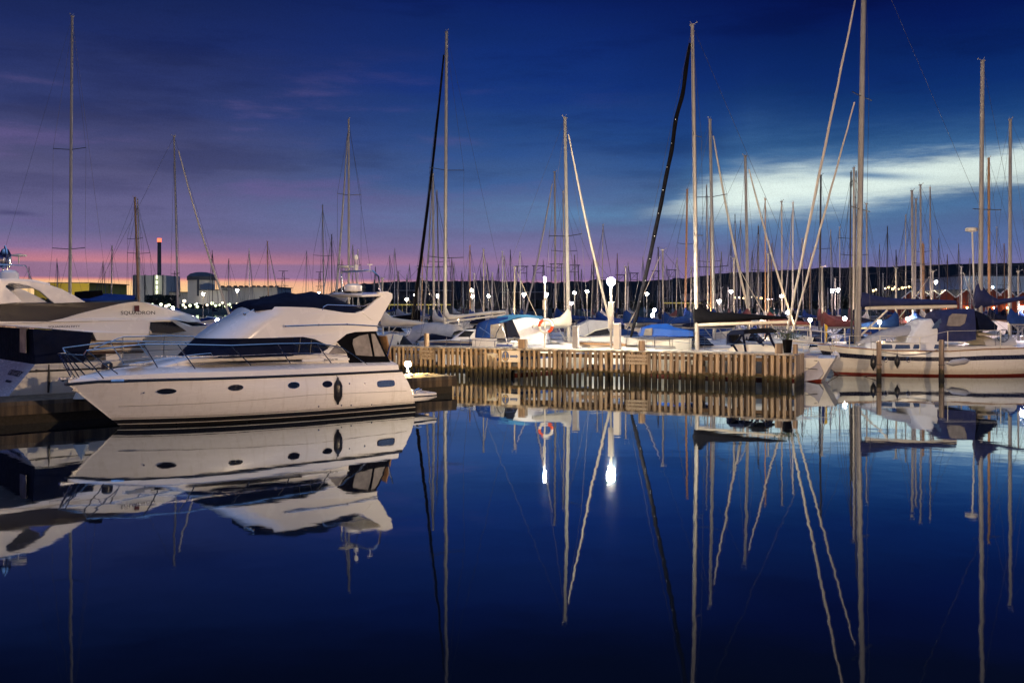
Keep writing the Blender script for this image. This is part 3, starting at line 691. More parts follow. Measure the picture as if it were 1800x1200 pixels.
mb.tube([(x, -(hullpt(x, knz(x))+.004), knz(x)) for x in [-.2+.4*i for i in range(23)]], .008, 4)
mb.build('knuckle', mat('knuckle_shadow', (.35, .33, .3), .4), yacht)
x, z = Y.px(594, 687, 1.95)
fender(yacht, (x, -1.95, z), .14, .72, top=(x-.05, -1.60, 1.62))
# bow: pulpit, stanchions, anchor roller
mb = MB()
bs = [(182, 665), (207, 657), (277, 646), (343, 648), (441, 642), (510, 638), (582, 638)]
tp = [(147, 624), (152, 616), (252, 605), (312, 605), (406, 607), (487, 604), (556, 603)]
def wl(u): return interp([(150, .25), (182, .75), (207, 1.0), (277, 1.3), (343, 1.5), (441, 1.62), (600, 1.66)], u)
B_ = [Y.p3(u, v, wl(u)) for u, v in bs]; T_ = [Y.p3(u, v, wl(u)+.03) for (u, v) in tp]
T_ = [Y.p3(u, v, max(.1, wl(b[0])+.02)) for (u, v), b in zip(tp, bs)]
end = [Y.p3(600, 610, 1.66), Y.p3(622, 624, 1.66), Y.p3(646, 641, 1.66)]
for a, b in zip(B_, T_): mb.tube([a, b], .017, 6)
nose = (T_[0][0]-.42, 0, T_[0][2]+.02)
mb.tube([nose, (T_[0][0]-.3, -.3, T_[0][2]+.01)] + T_ + end, .019, 6)
mb.tube([((a[0]+b[0])/2, (a[1]+b[1])/2, (a[2]+b[2])/2) for a, b in zip(B_, T_)] + [Y.p3(612, 626, 1.66)], .012, 5)
for a, b in zip(B_, T_): mb.tube([(a[0], -a[1], a[2]), (b[0], -b[1], b[2])], .017, 6)
mb.tube([nose, (T_[0][0]-.3, .3, T_[0][2]+.01)] + [(x, -y, z) for x, y, z in T_ + end], .019, 6)
mb.tube([nose, (-1.35, 0, 1.45)], .017, 6); mb.tube([(nose[0]+.1, -.2, nose[2]-.02), (-1.2, -.2, 1.47)], .015, 6); mb.tube([(nose[0]+.1, .2, nose[2]-.02), (-1.2, .2, 1.47)], .015, 6)
mb.tube([(nose[0]+.2, -.25, nose[2]-.4), (nose[0]+.15, 0, nose[2]-.4), (nose[0]+.2, .25, nose[2]-.4)], .012, 5)
mb.build('bow_rail', chrome, yacht)
mb = MB(); mb.box((-1.42, 0, 1.46), (.5, .16, .05)); mb.tube([(-1.6, 0, 1.44), (-1.55, 0, 1.40)], .05, 8); mb.build('anchor_roller', chrome, yacht)
mb = MB(); mb.plate([(-1.35, 1.12), (-1.18, 1.26), (-1.02, 1.10), (-1.18, 1.05)], -.05, .05); mb.build('anchor', alu, yacht)
mb = MB(); mb.lathe([(.16, 0), (.15, .14), (.08, .2), (.01, .21)], (-.35, .1, 1.68), 12); mb.build('windlass', gloss_black, yacht)
for x, y in ((.2, -.55), (.6, -.2), (1.5, -.5)): mb = MB(); mb.box((x, y, 1.80+.05*x), (.45, .35, .04)); mb.build('deck_hatch', aluw, yacht, bevel=.01)
mb = MB()
q = [(-.1, -.4, 1.80), (.3, -.75, 1.86), (1.6, -1.1, 2.04), (2.2, -1.15, 2.08), (2.3, -1.1, 1.97)]
mb.tube(q, .012, 6); mb.build('roof_rail', chrome, yacht)
mb = MB()  # radar scanner, hoop, aerials
x, z = Y.px(640, 512, 0); mb.lathe([(.28, -.10), (.30, -.05), (.29, .10), (.2, .15), (.02, .165)], (7.75, 0, 4.04), 18); rd = mb.build('radar', gel, yacht, ang=50)
mb = MB(); mb.lathe([(.335, -.15), (.335, -.10)], (7.75, 0, 4.04), 18); mb.build('radar_base', gloss_black, rd)
mb = MB(); z0 = 3.9; zt = 4.62
mb.tube([(8.05, -1.2, z0), (8.0, -1.16, zt-.2), (7.9, -1.0, zt-.02), (7.8, -.8, zt), (7.8, .8, zt), (7.9, 1.0, zt-.02), (8.0, 1.16, zt-.2), (8.05, 1.2, z0)], .032, 8)
mb.build('hoop', chrome, yacht)
mb = MB(); mb.lathe([(.02, 0), (.02, .12), (.26, .15), (.26, .19), (.02, .22)], (7.8, .55, zt), 14); mb.build('dish', aluw, yacht)
mb = MB(); mb.tube([(7.8, -.1, zt), (7.8, -.1, zt+.42)], .015, 6); mb.ball((7.8, -.1, zt+.46), (.07, .05, .1)); mb.box((7.8, -.1, zt+.12), (.12, .1, .18)); mb.tube([(7.8, -.95, zt), (7.8, -.95, zt+.22)], .012, 5); mb.tube([(7.7, -.95, zt+.2), (7.9, -.95, zt+.2)], .012, 5); mb.build('mast_light', whitep, yacht)

# ------------------------------------------------------------------ the larger motor yacht behind, stern to the left
S = Fr(-17.2, 32.5, 41.0)
sq = empty('large_motor_yacht', (-17.2, 32.5, 0), S.th, label='large white motor yacht with dark blue cockpit canopy moored behind the front yacht', cat='motor yacht')
def spoly(pts, dw=0): return [(*S.px(u, v, w_+dw), w_) + tuple(rest) for (u, v, w_, *rest) in pts]
Ls = 14.5
def TX(z): return .9-1.25*(1.62-z)/1.62-.015
def wss(q): s = min((1-q)/.55, 1); return max(.03, 2.3*(1-(1-s)**2.2))
def wws(q): s = min((1-q)/.75, 1); return max(.01, 2.1*(1-(1-s)**1.8))
mb = MB(); rws = []
n = 30
for i in range(n+1):
    q = math.sin(math.pi*.5*i/n); row = []
    z1 = 1.62+.35*q*q
    for k in (0, .12, .16, .5, .8, 1, 1.3):
        z = z1*(1-k) if k <= 1 else -.35
        row.append((.9+q*(Ls-.9) - min(k, 1)*1.3*q**4 - 1.25*min(k, 1)*max(0, 1-q*6), wss(q)*(1-min(k, 1))+wws(q)*min(k, 1) if k <= 1 else wws(q)*.5, z))
    rws.append(row)
for s in (-1, 1):
    for k in range(6):
        for i in range(n):
            a, b, c, d_ = rws[i][k], rws[i+1][k], rws[i+1][k+1], rws[i][k+1]; mb.add([(p[0], s*p[1], p[2]) for p in (a, b, c, d_)], [(0, 1, 2, 3)], 1 if k == 1 else (2 if k >= 5 else 0))
tr = rws[0]; mb.add([(p[0], -p[1], p[2]) for p in tr] + [(p[0], p[1], p[2]) for p in reversed(tr)], [tuple(range(14))], 0)
mb.build('hull', [hullold, gloss_black, bluestripe], sq, ang=40)
mb = MB(); deck_mb(mb, rws, .05, .1, .0); mb.build('deck', gel2, sq)
mb = MB()   # cabin trunk and saloon side under the overhang
mb.slab([(3.2, 1.55, 1.95), (3.2, 2.7, 1.85), (8.5, 2.75, 1.8), (9.6, 2.5, 1.7), (11.3, 2.0, 1.3, -.5), (12.6, 1.75, .7, -.5), (12.6, 1.5, .9, -.6)], seg=10); mb.build('cabin', gel, sq, ang=50)
mb = MB()   # upper moulding, long sloping curve
up = spoly([(0, 571, 2.2), (80, 577, 2.2), (163, 584, 2.2), (170, 598, 2.15), (250, 598, 2.1), (262, 586, 2.1), (263, 563, 2.0), (307, 562, 1.9, -.3), (330, 566, 1.6, -1.0), (318, 556, 1.6, -1.0), (296, 546, 1.7, -.8), (272, 538, 1.85, -.6), (255, 532, 1.95, -.4), (236, 530, 2.0, -.2), (215, 533, 2.0), (180, 541, 2.05), (140, 551, 2.1), (110, 560, 2.15), (85, 565, 2.2), (0, 565, 2.2), (-60, 565, 2.2), (-60, 571, 2.2)])
mb.slab(up, seg=12); mb.build('flybridge', gel, sq, ang=40)
mb = MB(); mb.slab(spoly([(263, 563, 2.0), (307, 562, 1.88), (352, 582, 1.5, -.7), (335, 585, 1.7, -.2), (265, 587, 2.04), (262, 580, 2.04)]), seg=10); mb.build('wheelhouse', gel, sq)
mb = MB(); panel_ = [S.p3(u, v, w_) for u, v, w_ in ((265, 566, 2.07), (303, 565, 1.98), (328, 582, 1.88), (300, 586, 2.02), (268, 585, 2.1), (264, 577, 2.1))]
mb.add(panel_ + [(a, b+.02, c) for a, b, c in panel_], [tuple(range(6)), tuple(range(6, 12))[::-1]] + [(i, (i+1) % 6, (i+1) % 6+6, i+6) for i in range(6)]); mb.build('side_window', glass, sq)
mb = MB(); mb.slab([(S.px(310, 563, 1.8)[0], S.px(310, 563, 1.8)[1], 1.5, -.9), (S.px(330, 566, 1.5)[0]+.2, S.px(330, 566, 1.5)[1]-.12, 1.4, -1.05), (S.px(356, 583, 1.3)[0]+.3, S.px(356, 583, 1.3)[1], 1.3, -.8), (S.px(334, 583, 1.8)[0], S.px(334, 583, 1.8)[1], 1.78, -.3)], seg=12); mb.build('windscreen', glass, sq)
mb = MB(); mb.slab(spoly([(58, 578, 2.2), (163, 585, 2.24), (157, 610, 2.24), (148, 636, 2.26), (100, 645, 2.28), (62, 651, 2.28)])); mb.build('cockpit_canopy', navy, sq, ang=30)
mb = MB(); mb.box((.80, -1.35, 2.35), (.03, .7, .8)); mb.build('clear_panel', mat('smoked_vinyl', (.03, .03, .035), .35, var=.1, nscale=1), sq)
mb = MB()   # slatted saloon window on the side
for u0, u1, v0, v1 in ((160, 255, 594, 620),): 
    q = [S.p3(u, v, 1.97) for u, v in ((160, 597), (240, 594), (252, 596), (255, 602), (255, 615), (252, 620), (150, 623))]
    k = len(q); mb.add(q + [(a, b+.03, c) for a, b, c in q], [tuple(range(k)), tuple(range(k, 2*k))[::-1]] + [(i, (i+1) % k, (i+1) % k+k, i+k) for i in range(k)])
sw = mb.build('saloon_window', mat('brown_glass', (.09, .05, .03), .15, spec=.8), sq)
mb = MB()
for v in (601, 607.5, 614): mb.tube([S.p3(156, v+1, 2.0), S.p3(255, v-1, 2.0)], .045, 6)
mb.build('slat', creamc, sw)
mb = MB()   # dark side screens of the flybridge
mb.slab(spoly([(-40, 534, 2.0), (60, 533, 2.0), (150, 531, 1.95), (200, 528, 1.85), (244, 526, 1.6, -.3), (236, 531, 1.9), (180, 542, 1.98), (110, 561, 2.08), (84, 566, 2.1), (-40, 566, 2.1)])); mb.build('flybridge_screen', mat('brown_screen', (.011, .008, .011), .45, var=.08, nscale=1.5), sq)
mb = MB(); mb.slab(spoly([(158, 526, 1.3), (196, 516, 1.1), (206, 517, 1.1), (238, 519, 1.2), (236, 528, 1.6), (160, 529, 1.6)])); mb.build('dash_cover', bluec, sq)
mb = MB(); mb.slab(spoly([(157, 525, .8), (158, 512, .8), (179, 510, .8), (181, 517, .8), (178, 524, .8)])); mb.build('seat_cover', blackc, sq)
mb = MB()   # swept arch with an opening
outer = [S.px(u, v, 2.1) for u, v in ((-60, 493), (0, 492), (50, 493), (80, 498), (108, 508), (132, 520), (150, 531), (95, 533), (84, 524), (70, 512), (50, 503), (34, 499), (16, 498), (9, 503), (30, 521), (40, 531), (-60, 540))]
mb.plate(outer, -2.12, -1.98); mb.plate(outer, 1.98, 2.12)
ro = [S.px(u, v, 2.1) for u, v in ((-60, 493), (20, 492.5), (60, 494.5), (90, 501))]
mb.loft([[(ro[i][0], y, ro[i][1]+.06) for i in range(4)] + [(ro[i][0], y, ro[i][1]-.08) for i in (3, 2, 1, 0)] for y in (-2.0, -1, 0, 1, 2.0)])
mb.build('radar_arch', gel, sq, ang=40, bevel=.02)
mb = MB(); c_ = S.p3(16, 487, .5); mb.lathe([(.28, -.22), (.30, -.15), (.29, .12), (.2, .22), (.02, .24)], (c_[0], c_[1], c_[2]), 16); mb.build('radar', gel, sq, ang=50)
mb = MB(); c_ = S.p3(9, 455, 0)
mb.tube([(c_[0], -.25, c_[2]-.65), (c_[0], -.25, c_[2]+.1), (c_[0], -.15, c_[2]+.3), (c_[0], 0, c_[2]+.42), (c_[0], .15, c_[2]+.3), (c_[0], .25, c_[2]+.1), (c_[0], .25, c_[2]-.65)], .03, 6)
mb.tube([(c_[0]-.4, -.3, c_[2]-.2), (c_[0]+.55, -.3, c_[2]-.22), (c_[0]+.75, -.3, c_[2]-.75)], .022, 6); mb.lathe([(.16, -.3), (.2, -.1), (.19, .15), (.1, .32), (.02, .35)], (c_[0], 0, c_[2]), 12)
mb.build('signal_mast', chrome, sq)
mb = MB(); c_ = S.p3(33, 450, -.6); mb.lathe([(.02, -.25), (.02, -.03), (.26, 0), (.26, .04), (.02, .08)], c_, 12); mb.build('dish', aluw, sq)
text('lettering', 'ODYSSEY', .30, gloss_black, sq, (TX(1.28), -1.05, 1.28), (R(52.5), 0, R(-90)), sx=1.15)
text('home_port', 'BRIGHTON', .12, gloss_black, sq, (TX(1.03), -1.05, 1.03), (R(52.5), 0, R(-90)))
tq = S.p3(243, 550, 2.06); text('lettering', 'SQUADRON', .17, gloss_black, sq, (tq[0], tq[1]-.0, tq[2]), (R(90), 0, R(1.5)), sx=1.25)
tq = S.p3(113, 574, 2.215); text('lettering', 'SQUADRON FIFTY', .09, gloss_black, sq, tq, (R(90), 0, R(0)), sx=1.3)
mb = MB(); tq = S.p3(240.5, 542, 2.04); mb.box(tq, (.16, .03, .2)); mb.build('badge', redc, sq)
mb = MB(); ft = [S.p3(u, v, 2.3) for u, v in ((86, 640), (86, 672), (85, 690))]; mb.tube(ft, [.02, .045, .03], 6); mb.build('hanging_strap', gloss_black, sq)
mb = MB()   # side rail and stanchions of the foredeck
pts = [S.p3(u, v, 2.15) for u, v in ((165, 612), (215, 592), (300, 590), (356, 592))]
mb.tube(pts, .02, 6); mb.tube([S.p3(165, 632, 2.1), S.p3(216, 618, 2.1), S.p3(356, 612, 2.1)], .014, 5)
for u in (216, 288, 340): mb.tube([S.p3(u, 592 if u < 220 else 591, 2.15), S.p3(u, 640, 2.15)], .018, 6)
mb.build('side_rail', chrome, sq)

# ------------------------------------------------------------------ finger dock between the two motor yachts
D0 = Vector((-2.2, 39.5, 0)); dd = Vector((S.d[0], S.d[1], 0)); dn = Vector((-S.n[0], -S.n[1], 0))
dock = empty('finger_dock', D0, S.th, label='low dark timber dock between the two motor yachts', cat='dock')
mb = MB(); mb.box((-14, 1.05, .62), (28, 2.1, .12)); mb.build('deck_boards', darkboards, dock)
mb = MB(); mb.box((-14, .03, .42), (28, .08, .27)); mb.box((-.02, 1.05, .42), (.1, 2.1, .27)); mb.build('fascia_beam', dockm, dock)
mb = MB(); mb.box((-14, 1.1, .1), (27.8, 1.9, .5)); mb.build('float', mat('dock_float', (.02, .016, .01), .9), dock)
mb = MB()
for k in (-1.2, -1.9): mb.tube([(k, .35, .68), (k, .35, .74)], .03, 6); mb.tube([(k-.12, .35, .75), (k+.12, .35, .75)], .025, 6)
mb.build('mooring_cleat', chrome, dock)
q = P(717, 640, 41.2)
lamp_post('dock_lamp', q.x, q.y, .68, q.z, lamp_yellow, 'low dock lamp glowing yellow behind the stern of the front yacht', 'lamp', None, 1900, (1, .62, .22), r=.13, pole_r=.04, lr=.12)
tri = MB(); q = S.p3(144, 690, 2.9)
qa = P(143, 697, 29.9); tri.lathe([(.24, 0), (.12, .26), (.01, .5)], (qa.x, qa.y, .68), 10); tag(tri.build('canvas_cone', creamc), 'small pale cone standing on the dock under the bow of the front yacht', 'cone')
# ------------------------------------------------------------------ the plank-screened pier
PA = P(655, 600, 50.9); PA.z = 0; PB = P(1396, 600, 42.15); PB.z = 0
pth = math.atan2(PB.y-PA.y, PB.x-PA.x); PL = (PB-PA).length
pier = empty('timber_pier', PA, pth, label='long timber pier with a screen of upright weathered planks', cat='pier')
def pxp(u, off=0.0):
    """distance along the pier of picture column u, on a line `off` behind its front"""
    a = PA + Vector((-math.sin(pth), math.cos(pth), 0))*off; k = (u-900)/F; c, s = math.cos(pth), math.sin(pth)
    return (k*a.y - a.x)/(c - k*s)
def pw(t, off, z): c, s = math.cos(pth), math.sin(pth); return Vector((PA.x+t*c-off*s, PA.y+t*s+off*c, z))
ZT = 1.40
mb = MB(); x = .0; rng = random.Random(3); i = 0
back = MB()
while x < PL-.1:
    w_ = rng.uniform(.125, .175); u_here = None
    hgt = ZT-.07-(rng.uniform(0, .12) if rng.random() < .1 else 0); bot = -.3; mis = rng.random() < .02
    if not mis:
        tilt = rng.uniform(-.03, .03) if rng.random() < .4 else rng.uniform(-.01, .01); M = []
        yo = rng.uniform(-.035, .03)
        prof = [(-w_/2, .0), (-w_/2, -.03), (-w_*.3, -.055), (0, -.066), (w_*.3, -.055), (w_/2, -.03), (w_/2, 0)]
        r0 = [(x+a+tilt*bot, b+yo, bot) for a, b in prof]; rm = [(x+a*rng.uniform(.9, 1.05), b+yo, .62) for a, b in prof]; r1 = [(x+a+tilt*hgt, b+yo, hgt) for a, b in prof]
        mb.loft([r0, rm, r1])
    if rng.random() < (.45 if 6.6 < x < 13.2 else .9):   # a second, offset plank behind most of the gaps
        ww = rng.uniform(.11, .16); h2 = hgt if rng.random() < .7 else rng.uniform(.4, 1.0)
        back.box((x+.128, .17, (h2-.3)/2), (ww, .05, h2+.3))
    i += 1; x += .256+rng.uniform(-.012, .012)
mb.build('plank_screen', plankm, pier, ang=60)
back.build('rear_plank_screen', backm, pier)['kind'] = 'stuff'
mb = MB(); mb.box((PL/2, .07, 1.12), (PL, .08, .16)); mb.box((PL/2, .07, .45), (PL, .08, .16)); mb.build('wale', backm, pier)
mb = MB(); mb.box((PL/2, 0, ZT-.035), (PL+.1, .24, .07)); mb.build('cap_beam', deckwood, pier)
mb = MB(); mb.box((PL/2, 1.3, ZT-.09), (PL, 2.3, .08)); mb.build('deck', deckwood, pier)
x = .4
while x < PL:
    for yy in (1.2, 2.3): mb = MB(); mb.tube([(x, yy, -.5), (x, yy, ZT-.14)], .13, 8); mb.build('pile', pilem, pier)
    x += 2.3
mb = MB(); x = 0
rng = random.Random(5)
while x < 2.4: mb.box((PL+.03, x+.1, ZT/2-.2), (.06, rng.uniform(.13, .17), ZT+.26)); x += .25
mb.build('end_planks', plankm, pier)
# posts standing on the pier
def pier_post(u, v0, v1, wpx, label, off=.3, m=pilem, grp='bollard posts on the pier', sq_=False):
    t = pxp(u, off); q = pw(t, off, ZT); D = q.y; h = (v1-v0)/F*D; r = wpx/F*D/2; b = MB()
    if sq_: b.box((0, 0, h/2), (2*r, 2*r, h), pth)
    else: b.lathe([(r, 0), (r*1.02, h*.5), (r*.97, h-.02), (r*.8, h)], n=12)
    return tag(b.build('bollard_post', m, None, q), label, 'post', grp)
pier_post(750, 588, 611, 9, 'pale short post at the left of the pier above the first wooden sign', grp='bollard posts on the pier')
pier_post(919, 597, 613, 13, 'square brown post on the pier beside the bright white canopy', sq_=True)
pier_post(1128, 599, 617, 12, 'brown round post on the pier above the second wooden sign')
pier_post(1369, 604, 622, 14, 'thicker tan post near the end of the pier, left of the planter')
pier_post(1398, 605, 622, 9, 'thinner tan post at the end of the pier, right of the planter')
# planter
t_ = pxp(1384, .9); q = pw(t_, .9, ZT); pl = empty('planter', q, pth, label='black tub with a straggly leafy plant at the end of the pier', cat='planter')
b = MB(); b.lathe([(.16, 0), (.22, .55), (.23, .58), (.19, .58), (.18, .5)], n=14); b.build('tub', blackc, pl)
b = MB()
for i in range(260):
    c = Vector((random.gauss(0, .3), random.gauss(0, .2), .62+abs(random.gauss(.1, .13)))); r = random.uniform(.03, .06)
    b.add([c+Vector([random.uniform(-1, 1)*r for _ in range(3)]) for _ in range(4)], [(0, 1, 2), (1, 2, 3)])
b.build('foliage', leafm, pl, recalc=False, ang=180)
b = MB()
for i in range(14): b.tube([(0, 0, .5), (random.uniform(-.2, .2), random.uniform(-.1, .1), .75), (random.uniform(-.45, .45), random.uniform(-.2, .2), random.uniform(.75, 1.15))], [.012, .008, .003], 4)
b.build('stem', rope, pl)
# life ring on its lit post
t_ = pxp(957.5, .5); q = pw(t_, .5, ZT); D = q.y
lp = empty('life_ring_post', q, pth, label='slim lit post carrying the life ring on the pier', cat='post')
zt = P(957, 496, D).z - ZT
b = MB(); b.tube([(0, 0, 0), (0, 0, zt)], [.045, .04], 8); b.box((0, -.06, zt*.66), (.12, .1, .45)); b.build('pole', aluw, lp)
b = MB(); b.tube([(0, 0, zt), (0, 0, zt+.25)], .045, 8); b.build('lamp_tube', glow_mat(1100, (1, .88, .7), .09), lp)
qr = P(959.5, 573, D-.12); ring = empty('life_ring', qr, 0, label='orange and white life ring hanging on the lit post', cat='life ring')
def torus(mb, Rr, r, a0, a1, n, m=0):
    pts = [(Rr*math.cos(a0+(a1-a0)*i/n), 0, Rr*math.sin(a0+(a1-a0)*i/n)) for i in range(n+1)]; mb.tube(pts, r, 8, m)
b = MB(); torus(b, .30, .065, 0, 2*math.pi, 32); b.build('ring', whitep, ring)
for a in (R(115), R(290)): b = MB(); torus(b, .30, .07, a, a+R(68), 10); b.build('orange_band', orange, ring)
b = MB(); torus(b, .40, .012, R(-60), R(120), 16); b.build('grab_line', rope, ring)
# shore power pedestal, white cabinet, tall bright lamp
t_ = pxp(1012, .9); q = pw(t_, .9, ZT); b = MB(); b.box((0, 0, .52), (.26, .24, 1.04)); b.box((0, 0, 1.07), (.3, .3, .06)); b.tube([(0, -.14, .2), (.25, -.1, .05), (.5, .1, .02)], .02, 5)
tag(b.build('power_pedestal', greyc, None, q, pth, bevel=.01), 'grey shore power pedestal on the pier left of the bright lamp', 'pedestal')
t_ = pxp(1074, 1.6); q = pw(t_, 1.6, ZT); D = q.y
tl = empty('pier_lamp', q, pth, label='tall glaring white lamp column in the middle of the pier', cat='street lamp')
zt = P(1074, 495, D).z - ZT
b = MB(); b.tube([(0, 0, 0), (0, 0, zt-.15)], .055, 10); b.build('pole', aluw, tl)
b = MB(); b.box((0, 0, zt*.5), (.24, .2, 1.25)); b.box((.02, -.12, zt*.42), (.14, .06, .5)); b.build('cabinet', aluw, tl, bevel=.01)
b = MB(); b.ball((0, 0, zt), (.19, .19, .19), 0, 14, 10); b.build('lamp_head', glow_mat(4200, (1, .88, .66), .45), tl)
t_ = pxp(1085, .9); q = pw(t_, .9, ZT); b = MB(); b.box((0, 0, .58), (.3, .26, 1.16)); b.box((-.02, 0, 1.19), (.34, .3, .06)); tag(b.build('service_cabinet', whitep, None, q, pth, bevel=.015), 'white lit service cabinet at the foot of the bright pier lamp', 'cabinet')
# signs on the plank screen
def wood_sign(u0, u1, v0, v1, lines, label):
    a = pxp((u0+u1)/2, -.1); q = pw(a, -.12, 0); D = q.y; zc = CH-((v0+v1)/2-H)/F*D; W_ = (u1-u0)/F*D/math.cos(pth); Hh = (v1-v0)/F*D
    t = empty('wooden_sign', (q.x, q.y, zc), pth, label=label, cat='sign', group='wooden signs on the pier screen')
    b = MB()
    for k in range(3): b.box((0, 0, (1-k)*Hh/3), (W_, .03, Hh/3-.025))
    b.build('board', mat('sign_board', (.30, .24, .17), .8), t)
    for k, s in enumerate(lines): text('lettering', s, Hh/3*.82, mat('carved_letter', (.62, .54, .42), .8), t, (0, -.02, (1-k)*Hh/3), (R(90), 0, 0), sx=.88, ext=.003)
wood_sign(736, 764, 614, 632, ['Obehöriga äga', 'ej tillträde', 'Private pier'], 'small carved wooden sign near the yellow dock lamp')
wood_sign(1101, 1138, 622, 641, ['Tillträde förbjudet', 'Access Prohibited', 'Eingang verboten'], 'carved three-line wooden sign under the brown round post')
a_ = pxp(898, -.1); q = pw(a_, -.12, 0); D = q.y
t = empty('harbour_sign', (q.x, q.y, CH-(626-H)/F*D), pth, label='white sign with a yellow anchor on a blue oval and a blue arrow', cat='sign')
W_ = 32/F*D/math.cos(pth); Hh = 20/F*D
b = MB(); b.box((0, 0, 0), (W_, .02, Hh)); b.build('board', mat('sign_white', (.62, .58, .52), .6), t)
b = MB(); oval(b, (-W_*.28, -.011, 0), (1, 0, 0), (0, -1, 0), W_*.195, Hh*.46, 0, 24, .002); b.build('oval_rim', gloss_black, t, recalc=False)
b = MB(); oval(b, (-W_*.28, -.011, 0), (1, 0, 0), (0, -1, 0), W_*.175, Hh*.43, 0, 24, .005); b.build('oval', mat('sign_blue', (.05, .09, .25), .5), t, recalc=False)
b = MB(); cx = -W_*.28; y = -.022
b.tube([(cx, y, Hh*.26), (cx, y, -Hh*.32)], .014, 5); b.tube([(cx-.05, y, Hh*.17), (cx+.05, y, Hh*.17)], .011, 5)
torus_pts = [(cx+.028*math.cos(a), y, Hh*.31+.028*math.sin(a)) for a in [k*math.pi/5 for k in range(10)]]; b.tube(torus_pts, .008, 4, closed=True)
b.tube([(cx+.10*math.cos(a), y, -Hh*.14+.11*math.sin(a)) for a in [R(195)+R(150)*k/8 for k in range(9)]], .014, 5)
b.tube([(cx-.12, y, -Hh*.22), (cx-.095, y, -Hh*.10), (cx-.06, y, -Hh*.2)], .009, 4); b.tube([(cx+.12, y, -Hh*.22), (cx+.095, y, -Hh*.10), (cx+.06, y, -Hh*.2)], .009, 4)
b.build('anchor', yellowc, t)
b = MB(); x0, x1 = -W_*.05, W_*.42; hh = Hh*.10
b.plate([(x0, hh), (x0+.03, 0), (x0, -hh), (x1-.12, -hh), (x1-.12, -hh*1.9), (x1, 0), (x1-.12, hh*1.9), (x1-.12, hh)], -.018, -.012); b.build('arrow', mat('sign_blue', (.05, .09, .25), .5), t)
# mooring piles in front of the ketch
for u, vt, D, r, lab in ((1545, 600, 47.3, .12, 'wooden mooring pile standing before the ketch, nearer its bow'), (1655, 597, 47.0, .125, 'wooden mooring pile standing before the ketch, amidships')):
    q = P(u, vt, D); t = empty('mooring_pile', (q.x, D, 0), label=lab, cat='pile', group='mooring piles before the ketch')
    b = MB(); b.lathe([(r*1.05, -1), (r, .2), (r*.96, q.z-.03), (r*.8, q.z)], n=12); b.build('post', pilem, t)
    b = MB(); b.lathe([(r*1.1, .62), (r*1.16, .65), (r*1.1, .68)], n=12); b.build('rope_ring', rope, t)

